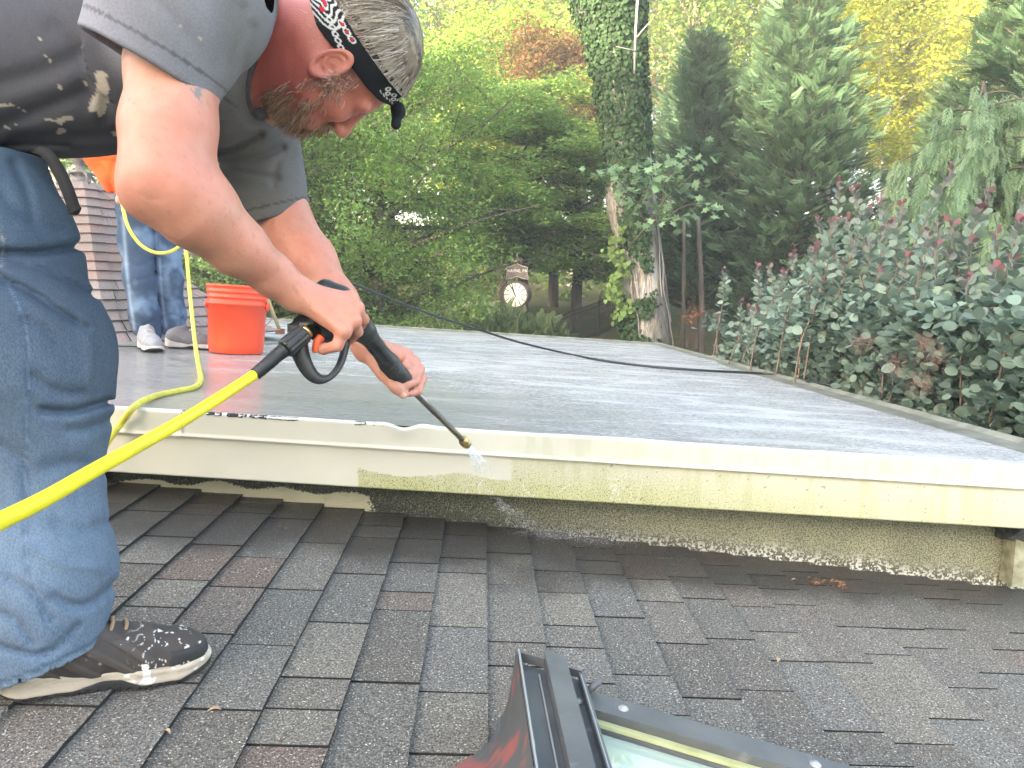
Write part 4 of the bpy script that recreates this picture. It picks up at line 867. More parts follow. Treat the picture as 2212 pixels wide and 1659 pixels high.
smoke_bush('right smoke bush with big rounded blue-green leaves near the roof edge', gb(2140, 4.1), [(2062, 355, 4.0, .75), (2135, 410, 3.9, .62), (2010, 500, 3.9, .5), (2025, 480, 4., .45), (2100, 520, 3.8, .45), (2155, 500, 3.7, .5), (2205, 480, 3.6, .55), (2225, 430, 3.7, .6), (2260, 470, 3.6, .6), (2000, 570, 3.8, .35), (2180, 560, 3.5, .35), (2085, 600, 3.5, .35), (2290, 420, 3.8, .6), (2120, 450, 3.9, .5), (2050, 540, 3.8, .45)], 1300, (1960, 2420, 0, 990, 2.75, 4.2), 130)
# wispy pink-brown seed plumes among the leaves
M_plume = pmat('seed_plume', (.36, .19, .15), (.25, .12, .09), nsc=20, rough=.9, trans=.3)
for i, (u, v, Y, s) in enumerate(((1868, 738, 3.9, .07), (2015, 775, 3.5, .08), (1985, 830, 3.3, .07), (1930, 790, 3.6, .06), (2000, 740, 3.6, .05))):
    c = P(u, v, Y-.35); r = np.random.default_rng(200+i); n = 160; a = c+rand_dirs(r, n)*s*r.uniform(.2, 1, (n, 1)); b = a+rand_dirs(r, n)*.03; w_ = rand_dirs(r, n)*.0012; V = np.stack([a-w_, a+w_, b], 1).reshape(-1, 3)
    o = ob('seed_plume', mk('seed_plume', V, np.arange(n*3).reshape(-1, 3), M_plume, smooth=False), label='wispy pinkish-brown seed plume among the smoke bush leaves', cat='plume', group='seed plumes on the smoke bushes')
# ------------------------------------------------------------------ street clock
M_bronze = pmat('aged_bronze', (.20, .15, .125), (.12, .09, .075), nsc=14, rough=.5, metal=.35)
M_face = pmat('clock_face', (.80, .77, .60), rough=.35); M_blk = pmat('black_paint', (.015, .015, .017), rough=.45)
M_signt = pmat('pale_lettering', (.85, .82, .72), rough=.5)
YC = 11.2; cc0 = P(1113, 637, YC); cn = norm((-.30, -.95, 0)); cs_ = np.array([-cn[1], cn[0], 0]); cs_ = cs_ if cs_[0] > 0 else -cs_; up = np.array([0, 0, 1.])
ck = thing('street_clock', (cc0[0], cc0[1], gz(cc0[0], cc0[1])), 'bronze street clock with round pale dial and lettered sign on top', 'clock')
R = .182
V, F = lathe([(0, -.24), (R*.9, -.24), (R*1.06, -.2), (R*1.06, -.13), (R*.98, -.11), (R*.98, -.05), (R*1.08, -.03), (R*1.08, .0), (R, .012), (R*.95, .0)], cc0, cn, 40)
ob('drum', mk('drum', V, F, M_bronze), parent=ck)
V, F = lathe([(R*.97, -.004), (R*.9, .002), (0.0005, .003)], cc0, cn, 40); dial = ob('dial', mk('dial', V, F, M_face), parent=ck)
for h in range(12):
    a = h*math.pi/6; d = cs_*math.sin(a)+up*math.cos(a); V, F = box(cc0+cn*.0055+d*R*.76, (.006, .032 if h % 3 else .042, .002), np.stack([np.cross(cn, d), d, cn])); ob('numeral', mk('numeral', V, F, M_blk, smooth=False), parent=dial)
for a, L_, w_ in ((-.42, .125, .008), (-.30, .19, .005)):
    d = cs_*math.sin(a)+up*math.cos(a); V, F = box(cc0+cn*.011+d*L_*.42, (w_, L_*.58, .002), np.stack([np.cross(cn, d), d, cn])); ob('clock_hand', mk('clock_hand', V, F, M_blk, smooth=False), parent=dial)
V, F = tube([cc0-cn*-.0-up*R-cn*.12, cc0-up*(R+.25)-cn*.12, [cc0[0]-cn[0]*.12, cc0[1]-cn[1]*.12, gz(cc0[0], cc0[1])]], [.06, .045, .075], 16); ob('post', mk('post', V, F, M_bronze), parent=ck)
sg = cc0+up*(R+.135)-cn*.1; outl = [(-.17, -.09), (-.15, .0), (-.16, .075), (-.07, .10), (0, .13), (.07, .10), (.16, .075), (.15, 0), (.17, -.09), (.09, -.075), (0, -.045), (-.09, -.075)]
V, F = prism([sg+cs_*a+up*b-cn*.012 for a, b in outl], [sg+cs_*a+up*b+cn*.012 for a, b in outl]); sgn = ob('sign_panel', mk('sign_panel', V, F, M_bronze, smooth=False), parent=ck)
pts = [sg+cs_*a*1.03+up*b*1.06+cn*.014 for a, b in outl]; V, F = tube(np.array(pts+[pts[0]]), .008, 6); ob('sign_rim', mk('sign_rim', V, F, pmat('pale_bronze', (.42, .36, .3), rough=.5, metal=.2)), parent=sgn)
def text_mesh(txt, size, o, ex, ey, nrm, mat, name, parent):
    cu = bpy.data.curves.new(name, 'FONT'); cu.body = txt; cu.size = size; cu.align_x = 'CENTER'; cu.align_y = 'CENTER'; cu.extrude = .001; cu.resolution_u = 3
    t_ = bpy.data.objects.new(name, cu); C.objects.link(t_); bpy.context.view_layer.update(); me = bpy.data.meshes.new_from_object(t_.evaluated_get(bpy.context.evaluated_depsgraph_get())); bpy.data.objects.remove(t_); bpy.data.curves.remove(cu)
    M = np.stack([ex, ey, nrm], 1); v = np.array([q.co[:] for q in me.vertices])@M.T+o; me.vertices.foreach_set('co', v.astype(np.float32).ravel()); me.update(); me.materials.clear(); me.materials.append(mat); me.name = name
    return ob(name, me, parent=parent)
text_mesh('WAYNE, PA.', .062, sg+cn*.016+up*.03, cs_, up, cn, M_signt, 'lettering', sgn)
for s in (-1, 1):
    V, F = tube(catmull([sg+cs_*s*.17-up*.09, sg+cs_*s*.2-up*.16, sg+cs_*s*.235-up*.2, sg+cs_*s*.26-up*.17, sg+cs_*s*.24-up*.15], 5), .011, 6); ob('scroll', mk('scroll', V, F, M_bronze), parent=ck)
    V, F = tube(catmull([sg+up*.27, sg+cs_*s*.02+up*.21, sg+cs_*s*.055+up*.17, sg+cs_*s*.06+up*.13, sg+cs_*s*.03+up*.125], 5), .009, 6); ob('finial_scroll', mk('finial_scroll', V, F, M_bronze), parent=ck)
V, F = lathe([(.012, .12), (.012, .22), (.02, .25), (.008, .29), (0.001, .32)], sg, up, 10); ob('finial', mk('finial', V, F, M_bronze), parent=ck)
# ------------------------------------------------------------------ black picket fence
M_iron = pmat('black_iron', (.018, .019, .02), rough=.5)
fa, fb = P(1100, 722, 13.6), P(1352, 631, 15.4); hf = .66; fen = thing('picket_fence', (fa[0], fa[1], fa[2]-hf), 'black metal picket fence climbing the slope behind the clock', 'fence')
for dz in (0, -.075, -hf+.06):
    V, F = tube(np.array([fa, fb])+[0, 0, dz], .011, 4); ob('rail', mk('rail', V, F, M_iron, smooth=False), parent=fen)
npk = 56
for i in range(npk+1):
    q = fa+(fb-fa)*i/npk; big = i % 14 == 0
    V, F = box(q-[0, 0, hf/2+(.06 if big else 0)], (.02, .02, hf/2+.09) if big else (.0055, .0055, hf/2)); ob('post' if big else 'picket', mk('post' if big else 'picket', V, F, M_iron, smooth=False), parent=fen)
M_wood = pmat('brown_fence_wood', (.22, .15, .09), (.13, .09, .055), nsc=20, rough=.85)
wf = thing('wooden_fence', (P(1330, 650, 16.5)[0], 16.5, P(1330, 690, 16.5)[2]), 'brown wooden rail fence beyond the black pickets', 'fence')
for v0, v1 in ((664, 640), (675, 655)):
    V, F = tube(np.array([P(1290, v0, 16.2), P(1400, v1-8, 16.8)]), .02, 4); ob('rail', mk('rail', V, F, M_wood, smooth=False), parent=wf)
for i in range(7):
    q = P(1296+i*15, 655-i*2.4, 16.25+i*.08); V, F = box(q-[0, 0, .12], (.022, .015, .28)); ob('slat', mk('slat', V, F, M_wood, smooth=False), parent=wf)
# ------------------------------------------------------------------ bucket
M_bkt = pmat('orange_plastic', (.80, .075, .02), (.72, .06, .015), nsc=5, rough=.38, coat=.1); M_dirt = pmat('dirty_rim', (.22, .04, .02), rough=.7); M_wire = pmat('steel_wire', (.35, .35, .36), rough=.35, metal=.9)
bb = ray_plane(510, 763, FN, FD0)+FN*.004; bu = thing('bucket', bb, 'orange plastic bucket standing on the wet flat roof', 'bucket')
prof = [(0.0005, .0), (.138, .0), (.143, .006), (.147, .05), (.155, .262), (.165, .264), (.165, .278), (.156, .281), (.1565, .300), (.163, .302), (.163, .308), (.157, .311), (.158, .330), (.163, .332), (.163, .338), (.158, .341), (.160, .358), (.166, .361), (.166, .371), (.158, .373), (.154, .36), (.148, .12), (0.0005, .10)]
V, F = lathe(prof, bb, FN, 64); bk_ = ob('bucket_wall', mk('bucket_wall', V, F, M_bkt), parent=bu)
ex_ = norm(np.cross((0, 1, 0), FN))
for s in (-1, 1):
    V, F = lathe([(0.0005, .0), (.024, .0), (.022, .014), (0.0005, .018)], bb+FN*.262+ex_*s*.16, ex_*s, 14); ob('handle_boss', mk('handle_boss', V, F, M_bkt), parent=bu)
e2 = np.cross(FN, ex_); V, F = tube(catmull([bb+FN*.262-ex_*.178, bb+FN*.22-ex_*.186-e2*.03, bb+FN*.175-ex_*.17-e2*.09, bb+FN*.15-ex_*.10+e2*-.15, bb+FN*.145-e2*.185, bb+FN*.15+ex_*.1-e2*.15, bb+FN*.2+ex_*.17-e2*.07, bb+FN*.262+ex_*.178], 6), .0022, 6)
V[:, :] = V; hnd = ob('wire_handle', mk('wire_handle', np.array([q if True else q for q in V]), F, M_wire), parent=bu)
# flip the bail to the far side so it hangs behind, its ends showing at the sides
me = hnd.data; co = np.array([q.co[:] for q in me.vertices]); rel = co-bb; d_ = rel@e2; co = co-np.outer(2*d_*1.0, e2); me.vertices.foreach_set('co', co.astype(np.float32).ravel())
M_print = pmat('dull_print', (.46, .05, .02), rough=.5)
def bucket_mark(a0, a1, h0, h1, nm):
    V = []; n = 6
    for h in (h0, h1):
        rr = .143+(.155-.143)*h/.262+.0012
        for i in range(n): a = a0+(a1-a0)*i/(n-1); d = ex_*math.sin(a)-e2*math.cos(a) if e2[1] > 0 else ex_*math.sin(a)+e2*math.cos(a); V.append(bb+FN*h+d*(rr+.003))
    ob(nm, mk(nm, V, [[i, i+1, n+i+1, n+i] for i in range(n-1)], M_print, smooth=True), parent=bk_)
bucket_mark(-1.36, -1.02, .222, .242, 'printed_mark')
for k in range(5): bucket_mark(-1.34+.065*(k % 2), -1.31+.065*(k % 2)+.1, .15-.026*k, .168-.026*k, 'printed_mark')
bucket_mark(-1.30, -1.08, .178, .212, 'printed_mark')
# brush stick leaning by the bucket
M_stick = pmat('bamboo_stick', (.52, .40, .20), (.4, .29, .13), nsc=30, rough=.6)
s0 = ray_plane(607, 722, FN, FD0); s1 = P(572, 628, s0[1]-.25); st = thing('brush', s0, 'long wooden-handled brush leaning against the orange bucket', 'brush'); V, F = tube(np.array([s0+(s1-s0)*.12, s1]), [.016, .013], 8); ob('handle', mk('handle', V, F, M_stick), parent=st)
V, F = box(s0+(s1-s0)*.06+[0, 0, .004], (.035, .02, .022)); ob('brush_head', mk('brush_head', V, F, pmat('rusty_brush', (.28, .11, .05), (.15, .07, .04), nsc=60, rough=.9), smooth=False), parent=st)
# ------------------------------------------------------------------ hoses
M_yel = pmat('yellow_rubber', (.74, .66, .015), (.62, .55, .02), nsc=30, rough=.42, bump=.15, bsc=120)
M_yel2 = pmat('dusty_yellow_rubber', (.66, .60, .06), (.52, .47, .08), nsc=30, rough=.5)
M_hoseb = pmat('black_hose_rubber', (.014, .016, .017), rough=.42)
def on_flat(u, v, lift): return ray_plane(u, v, FN, FD0)+FN*lift
pts = [P(262, 415, 4.35), P(266, 450, 4.25), P(277, 490, 4.2), P(300, 525, 4.2), P(330, 544, 4.2), P(360, 546, 4.2), P(384, 535, 4.25), P(398, 520, 4.25), P(403, 550, 4.1), P(409, 620, 3.9), P(417, 700, 3.6), P(424, 760, 3.35), on_flat(429, 797, .012), on_flat(434, 826, .0105), on_flat(420, 843, .0105), on_flat(382, 852, .0105), on_flat(335, 863, .0105), on_flat(292, 886, .0115)]
e_ = P(262, 914, 2.075); pts += [e_, P(243, 938, 2.06), P(225, 968, 2.05), P(205, 1010, 2.05), P(190, 1045, 2.1)]
pts = catmull(pts, 8); V, F = tube(pts, .0095, 12); ob('garden_hose', mk('garden_hose', V, F, M_yel2), label='thin yellow hose looping from the far worker down over the roof edge', cat='hose')
pts = [P(553, 807, 1.22), P(500, 842, 1.16), P(400, 905, 1.05), P(300, 962, .95), P(200, 1018, .85), P(100, 1076, .76), P(0, 1126, .69), P(-120, 1185, .62), P(-300, 1290, .58)]
pts = catmull(pts, 8); V, F = tube(pts, .0088, 16); ob('pressure_hose', mk('pressure_hose', V, F, M_yel), label='thick bright yellow pressure hose running from the spray gun', cat='hose')
pts = [P(640, 545, 4.7), P(730, 597, 4.75), P(800, 628, 4.9), P(880, 660, 5.1), P(960, 689, 5.3), P(1040, 714, 5.5), P(1120, 739, 5.8)]+[on_flat(u, v, .009) for u, v in ((1215, 764), (1300, 781), (1400, 794), (1500, 802), (1600, 807), (1660, 811), (1715, 820))]
e_ = on_flat(1748, 833, .02); pts += [e_, e_+[.10, -.16, -.03], e_+[.2, -.25, -.35], e_+[.24, -.3, -.9]]
pts = catmull(pts, 8); V, F = tube(pts, .0085, 10); ob('cable', mk('cable', V, F, M_hoseb), label='black cable lying across the wet flat roof and over its side edge', cat='cable')
# ------------------------------------------------------------------ spray gun
gun = thing('spray_gun', P(760, 690, 1.34), 'black pressure washer gun with orange trigger and steel lance', 'spray gun')
M_plast = pmat('black_plastic', (.02, .022, .022), (.03, .032, .032), nsc=40, rough=.42, bump=.2, bsc=500, bdist=.0005); M_otrig = pmat('orange_trigger', (.75, .11, .03), rough=.4)
M_steel = pmat('steel', (.33, .32, .31), (.24, .23, .22), nsc=40, rough=.32, metal=.9); M_brass = pmat('brass', (.55, .42, .18), rough=.35, metal=.9)
Gp = PL([(704, 628, 1.345), (735, 643, 1.345), (765, 680, 1.355), (787, 716, 1.385), (812, 748, 1.42), (840, 784, 1.46), (868, 820, 1.50)]); Gr = [.0205, .0205, .020, .0205, .0150, .0190, .0215]
H0 = PL([(641, 702, 1.275), (660, 700, 1.28), (690, 722, 1.30), (735, 726, 1.34), (775, 716, 1.37)]); Hr = [.0155, .016, .013, .015, .017]
gax = norm(Gp[5]-Gp[3])
def gun_sdf(p):
    d = chain(p, Gp, Gr, .008); d = smin(d, chain(p, H0, Hr, .01), .008)
    d = smin(d, chain(p, PL([(660, 700, 1.28), (700, 650, 1.31)]), [.013, .014], .01), .012)
    q = p-Gp[3]; t = q@gax; d = d+.0016*(np.sin(t*900) > .2)*((t > .095) & (t < .135))                 # ribbed fore-end
    side = np.abs((q-np.outer(t, gax))@norm(np.cross(gax, (0, 1, 0)))); d = d+.0022*ss(.006, .003, np.abs(side-.0))*((t > .015) & (t < .085))   # long moulded grooves
    return d
V, Q = nets(gun_sdf, Gp.min(0)-[.12, .06, .1], Gp.max(0)+[.04, .04, .04], .0016); gb_ = ob('gun_body', mk('gun_body', V, Q, M_plast), parent=gun)
gp = catmull(PL([(646, 700, 1.278), (644, 735, 1.275), (652, 772, 1.272), (668, 803, 1.272), (688, 819, 1.275), (712, 815, 1.285), (732, 792, 1.30), (744, 758, 1.32), (750, 722, 1.335)]), 6)
tg = np.gradient(gp, axis=0); tg /= np.linalg.norm(tg, axis=1)[:, None]; sd = np.tile(norm((.12, 1, .1)), (len(gp), 1)); nn = np.cross(tg, sd); nn /= np.linalg.norm(nn, axis=1)[:, None]
wd = np.interp(np.linspace(0, 1, len(gp)), [0, .25, .5, .75, 1], [.016, .0115, .010, .010, .012]); th = np.interp(np.linspace(0, 1, len(gp)), [0, .3, .6, 1], [.016, .011, .0055, .005])
V = []; 
for i in range(len(gp)): V += [gp[i]+nn[i]*th[i]*a+sd[i]*wd[i]*b for a, b in ((1, -.7), (.6, -1), (-.6, -1), (-1, -.7), (-1, .7), (-.6, 1), (.6, 1), (1, .7))]
F = [[i*8+j, i*8+(j+1) % 8, (i+1)*8+(j+1) % 8, (i+1)*8+j] for i in range(len(gp)-1) for j in range(8)]; ob('trigger_guard', mk('trigger_guard', V, F, M_plast), parent=gun)
V, F = tube(catmull(PL([(694, 728, 1.288), (686, 738, 1.283), (683, 750, 1.282), (684, 760, 1.283)]), 5), [.0075]*16, 10); ob('trigger', mk('trigger', V, F, M_otrig), parent=gun)
c0, c1 = P(658, 719, 1.27), P(616, 754, 1.245); V, F = tube(np.array([c0, c0+(c1-c0)*.06, c0+(c1-c0)*.94, c1]), [.0135, .0155, .0168, .0150], 28, star=.07); nut = ob('hose_nut', mk('hose_nut', V, F, M_plast, smooth=False), parent=gun)
V, F = tube(np.array([c0+(c0-c1)*.14, c0+(c0-c1)*.0]), .0125, 20); ob('brass_ring', mk('brass_ring', V, F, M_brass), parent=nut)
pts = catmull([c1, P(598, 768, 1.238), P(578, 786, 1.228), P(551, 809, 1.218)], 8); rr = .0122-.0018*np.linspace(0, 1, len(pts))+.0006*(np.arange(len(pts)) % 3 == 0); V, F = tube(pts, rr, 18); ob('bend_sleeve', mk('bend_sleeve', V, F, M_hoseb), parent=gun)
l0, l1 = P(862, 813, 1.495), P(1001, 952, 1.86); V, F = tube(np.array([l0, l1]), .0072, 18); ob('lance', mk('lance', V, F, M_steel), parent=gun)
ld = norm(l1-l0); V, F = lathe([(0.0005, -.012), (.0095, -.012), (.0095, -.002), (.0125, .0), (.0125, .009), (.0105, .010), (.0105, .013), (.0128, .014), (.0128, .024), (.009, .027), (0.0005, .027)], l1, ld, 20); nz_ = ob('nozzle', mk('nozzle', V, F, M_brass), parent=gun)
V, F = lathe([(.0115, .024), (.0115, .031), (.007, .033), (0.0005, .033)], l1, ld, 18); ob('nozzle_tip', mk('nozzle_tip', V, F, pmat('green_tip', (.08, .3, .08), rough=.5)), parent=nz_)
# water jet: a thin fan of fine droplets in air
def spray_mat(name, lo, hi, sc, stretch):
    m = bpy.data.materials.new(name); m.use_nodes = True; N = m.node_tree.nodes; L = m.node_tree.links; b = N['Principled BSDF']; b.inputs['Base Color'].default_value = (.96, .98, 1, 1); b.inputs['Roughness'].default_value = .6
    tr = N.new('ShaderNodeBsdfTranslucent'); tr.inputs[0].default_value = (.96, .98, 1, 1); ad = N.new('ShaderNodeMixShader'); L.new(b.outputs[0], ad.inputs[1]); L.new(tr.outputs[0], ad.inputs[2])
    tp = N.new('ShaderNodeBsdfTransparent'); mx = N.new('ShaderNodeMixShader'); g = N.new('ShaderNodeNewGeometry'); mp = N.new('ShaderNodeMapping'); mp.inputs['Scale'].default_value = stretch; L.new(g.outputs['Position'], mp.inputs[0])
    no = N.new('ShaderNodeTexNoise'); no.inputs['Scale'].default_value = sc; no.inputs['Detail'].default_value = 4; L.new(mp.outputs[0], no.inputs['Vector']); at_ = N.new('ShaderNodeAttribute'); at_.attribute_name = 'Col'
    r = N.new('ShaderNodeMapRange'); L.new(no.outputs['Fac'], r.inputs[0]); r.inputs[1].default_value = .3; r.inputs[2].default_value = .7; r.inputs[3].default_value = lo; r.inputs[4].default_value = hi
    ml = N.new('ShaderNodeMath'); ml.operation = 'MULTIPLY'; L.new(r.outputs[0], ml.inputs[0]); L.new(at_.outputs['Fac'], ml.inputs[1])
    L.new(ml.outputs[0], mx.inputs[0]); L.new(tp.outputs[0], mx.inputs[1]); L.new(ad.outputs[0], mx.inputs[2]); L.new(mx.outputs[0], N['Material Output'].inputs[0]); return m
def vol(name, density, an=.2):
    m = bpy.data.materials.new(name); m.use_nodes = True; N = m.node_tree.nodes; L = m.node_tree.links; N.remove(N['Principled BSDF']); v = N.new('ShaderNodeVolumePrincipled'); v.inputs['Color'].default_value = (.97, .98, 1, 1); v.inputs['Density'].default_value = density; v.inputs['Anisotropy'].default_value = an
    L.new(v.outputs[0], N['Material Output'].inputs['Volume']); return m
tip = l1+ld*.034; hit = P(1043, 1010, 2.088); fd = norm(hit-tip); f1 = norm(np.cross(fd, (0, 1, 0))); f2 = np.cross(fd, f1); Lf = np.linalg.norm(hit-tip); rings = []
for t in np.linspace(0, 1, 8): a = np.arange(14)*2*math.pi/14; rings.append(tip+fd*Lf*t+np.outer(np.cos(a), f1)*(.004+.020*t)+np.outer(np.sin(a), f2)*(.004+.012*t))
V = np.vstack(rings+[tip[None], hit[None]]); F = [[i*14+j, i*14+(j+1) % 14, (i+1)*14+(j+1) % 14, (i+1)*14+j] for i in range(7) for j in range(14)]+[[(j+1) % 14, j, 112] for j in range(14)]+[[98+j, 98+(j+1) % 14, 113] for j in range(14)]
jet = ob('water_jet', mk('water_jet', V, F, spray_mat('jet_spray', .25, .6, 160., (1, 1, .4)), col=np.repeat(np.concatenate([np.repeat(1-.75*np.linspace(0, 1, 8)**1.5, 14), [1, .2]])[:, None], 3, axis=1)), label='white fan of water spraying from the nozzle onto the fascia', cat='water')
# run-off curtain of droplets and mist at the wall foot
r = np.random.default_rng(77); parts = []; M_drop = pmat('water_drop', (.9, .92, .94), rough=.3)
for k in range(700):
    if k < 301: f = r.uniform(0, 1); u = 1070+70*f+r.normal(0, 14)*(.4+f); v = 1076+60*f+r.normal(0, 4); p = P(u, v, 2.08+.1*f+r.normal(0, .015)); d = norm((.5, .15, -.55)+r.normal(0, .1, 3)); ln = r.uniform(.004, .014)
    else: a = r.uniform(0, 6.28); rr = r.uniform(.0, .09)**1; p = hit+np.array([math.cos(a)*rr, -r.uniform(.0, .05), math.sin(a)*rr*.8]); d = norm(r.normal(0, 1, 3)); ln = r.uniform(.001, .004)
    w_ = norm(np.cross(d, (0, 1, 0)))*.00016; y_ = np.array([0, .00016, 0]); parts.append((np.array([p, p+d*ln*.5+w_, p+d*ln, p+d*ln*.5-w_, p+d*ln*.5-y_]), [[0, 1, 4], [1, 2, 4], [2, 3, 4], [3, 0, 4], [0, 3, 2, 1]]))
V, F = join(parts); ob('water_droplets', mk('water_droplets', V, F, M_drop, smooth=False), kind='stuff', label='fine droplets falling from the fascia below the nozzle', cat='water')
r = np.random.default_rng(78); parts = []
g0 = ray_plane(1100, 1152, SN, SD0); g1 = ray_plane(1400, 1186, SN, SD0)
for k in range(1500):
    t = np.clip(r.beta(2, 2.6), 0, 1); c = g0+(g1-g0)*t+np.array([r.normal(0, .02), -abs(r.normal(0, .03))-.005, abs(r.normal(0, .016))+.012]); q = rand_dirs(r, 1)[0]*.0008; w_ = norm(np.cross(q, (0, 1, .3)))*.0006; n_ = norm(np.cross(q, w_))*.0007
    parts.append((np.array([c-q, c+w_, c+q, c-w_, c-n_]), [[0, 1, 4], [1, 2, 4], [2, 3, 4], [3, 0, 4], [0, 3, 2, 1]]))
V, F = join(parts); ob('spray_mist', mk('spray_mist', V, F, M_drop, smooth=False), kind='stuff', label='low white spray drifting over the shingles at the wall foot', cat='mist')
# ------------------------------------------------------------------ skylight in the foreground
sk0 = P(1117, 1402, 1.2); sky_o = np.array([sk0[0], 1.2]); sa = np.array([.067, -.998]); sb_ = norm((.419, -.14)); 
M_sk = pmat('charcoal_aluminium', (.13, .135, .135), (.095, .1, .1), nsc=12, rough=.42, rough2=.55, metal=.25, bump=.1, bsc=80, second=((.2, .205, .2), 26., .62, .75))
M_edge_worn = pmat('bare_metal_edge', (.38, .38, .37), rough=.45, metal=.5); M_seal = pmat('grey_sealant', (.28, .28, .27), rough=.8)
def sp(s, t, h): x, y = sky_o+sa*s+sb_*t; return np.array([x, y, sk0[2]-SLOPE*(x-sk0[0])+h])
skl = thing('skylight', sp(.4, .3, -.15), 'dark metal-framed roof skylight with screwed bars over pale glass', 'skylight')
def slab(nm, s0, s1, t0, t1, h0, h1, m=M_sk, parent=skl, dh=0.):
    A = [sp(s0, t0, h0), sp(s1, t0, h0), sp(s1, t1, h0+dh), sp(s0, t1, h0+dh)]; B = [sp(s0, t0, h1), sp(s1, t0, h1), sp(s1, t1, h1+dh), sp(s0, t1, h1+dh)]
    V, F = prism(A, B); return ob(nm, mk(nm, V, F, m, smooth=False), parent=parent)
LS = .75
slab('curb', .0, LS, .0, .78, -.17, -.062)
rail = slab('rail_floor', .004, LS, .0, .112, -.061, -.022); slab('outer_lip', .0, LS, .0, .006, -.0215, .0, parent=rail); slab('worn_edge', .0, LS, .0015, .0045, .0003, .0012, M_edge_worn, parent=rail)
slab('inner_lip', .012, LS, .104, .112, -.0215, -.004, parent=rail); slab('worn_edge', .02, LS, .106, .108, -.0038, -.003, M_edge_worn, parent=rail)
slab('cover_bar', -.004, LS, .048, .084, -.0212, .010, parent=rail); slab('end_plate', -.003, .001, .006, .0475, -.02, -.004, parent=rail); slab('end_plate', -.003, .001, .085, .112, -.02, -.007, parent=rail)
slab('bar_joint', .03, LS, .034, .037, -.0214, -.018, M_seal, parent=rail)
top = slab('head_bar', .022, .075, .1125, .9, -.06, -.026)
slab('gasket', .0755, .088, .114, .9, -.058, -.040, pmat('yellowed_gasket', (.5, .52, .28), (.36, .38, .18), nsc=20, rough=.6)); slab('gasket', .0885, .093, .114, .9, -.058, -.046, M_sk)
mg = bpy.data.materials.new('skylight_glass'); mg.use_nodes = True; b_ = mg.node_tree.nodes['Principled BSDF']; b_.inputs['Base Color'].default_value = (.55, .66, .55, 1); b_.inputs['Roughness'].default_value = .02; b_.inputs['Transmission Weight'].default_value = .35; b_.inputs['Specular IOR Level'].default_value = .9; b_.inputs['Coat Weight'].default_value = .6
slab('glass_pane', .0935, LS, .113, .9, -.0605, -.052, mg)
for s, t, h in ((.047, .17, -.026), (.047, .45, -.026), (.047, .72, -.026)):
    V, F = lathe([(.0085, .0), (.0085, .001), (.0062, .0022), (.005, .0026), (.0046, .0042), (0.0005, .0048)], sp(s, t, h), SN, 16); o = ob('screw', mk('screw', V, F, M_edge_worn), parent=top)
V, F = lathe([(.006, 0), (.006, .004), (0.0005, .005)], sp(.075, .095, -.0215), SN, 10); ob('screw', mk('screw', V, F, M_edge_worn), parent=rail)
V, F = tube(np.array([sp(.035, .116, -.02), sp(.015, .14, -.006)]), [.006, .005], 8); ob('clip', mk('clip', V, F, M_sk), parent=skl)
# flashing apron flaring to the shingles, primer showing through
Va = []; nu, nv = 40, 40
for i in range(nu):
    for j in range(nv):
        s = -.01+.5*i/(nu-1); f = j/(nv-1); w_ = .035+.17*ss(.0, .34, np.array([s]))[0]; base = sp(s, -.001-w_*f, 0); top_z = sp(s, 0, -.004)[2]; zz_ = shin_z(base[0])+.012; fz = (1-f)**2.2; Va.append((base[0], base[1], zz_+(top_z-zz_)*fz))
Va = np.array(Va); F = np.array([[i*nv+j, i*nv+j+1, (i+1)*nv+j+1, (i+1)*nv+j] for i in range(nu-1) for j in range(nv-1)])
fq = np.tile(np.linspace(0, 1, nv), nu); sq = np.repeat(np.linspace(-.01, .49, nu), nv); nzv = fbm(Va, 22, 3); red = ss(.50, .56, nzv+.35*ss(.10, .2, sq)*ss(.2, .5, fq)-.10); cc = mix(np.tile(np.array([.07, .072, .072]), (len(Va), 1)), np.array([.24, .07, .06]), red)
ob('flashing_apron', mk('flashing_apron', Va, F, pmat('primed_flashing', attr=True, rough=.55, bump=.2, bsc=60), col=cc), parent=skl)
ap = Va[24*nv+26]+[0, 0, .002]; V, F = lathe([(.0, 0), (.007, .0), (.007, .006), (.004, .009), (0.0005, .01)], ap, SN, 10); ob('screw', mk('screw', V, F, M_edge_worn), parent=skl)
# ------------------------------------------------------------------ the man who bends over the fascia
man = thing('person', ray_plane(60, 1500, SN, SD0), 'man in paint-spattered grey T-shirt, jeans and bandana bending over to spray the fascia', 'person')
def seg_uv(u, v, pts):
    """distance in photo units from a polyline"""
    d = np.full(len(u), 1e9); pts = np.asarray(pts, float)
    for a, b in zip(pts[:-1], pts[1:]):
        ab = b-a; t = np.clip(((u-a[0])*ab[0]+(v-a[1])*ab[1])/(ab@ab), 0, 1); d = np.minimum(d, np.hypot(u-a[0]-t*ab[0], v-a[1]-t*ab[1]))
    return d
def creases(p, lst):
    u, v = proj(p); o = np.zeros(len(p))
    for pts, wd, dep in lst:
        m = (u > pts[:, 0].min()-2.6*wd) & (u < pts[:, 0].max()+2.6*wd) & (v > pts[:, 1].min()-2.6*wd) & (v < pts[:, 1].max()+2.6*wd)
        if m.any(): o[m] += dep*np.exp(-(seg_uv(u[m], v[m], pts)/wd)**2)
    return o
def local(p, c, R, fn):
    dist = np.linalg.norm(p-c, axis=1); d = dist-R+.07; m = dist < R
    if m.any(): d[m] = fn(p[m])
    return d
def crv(pts, n=3): return catmull(np.array([(a, b, 0) for a, b in pts], float), n)[:, :2]
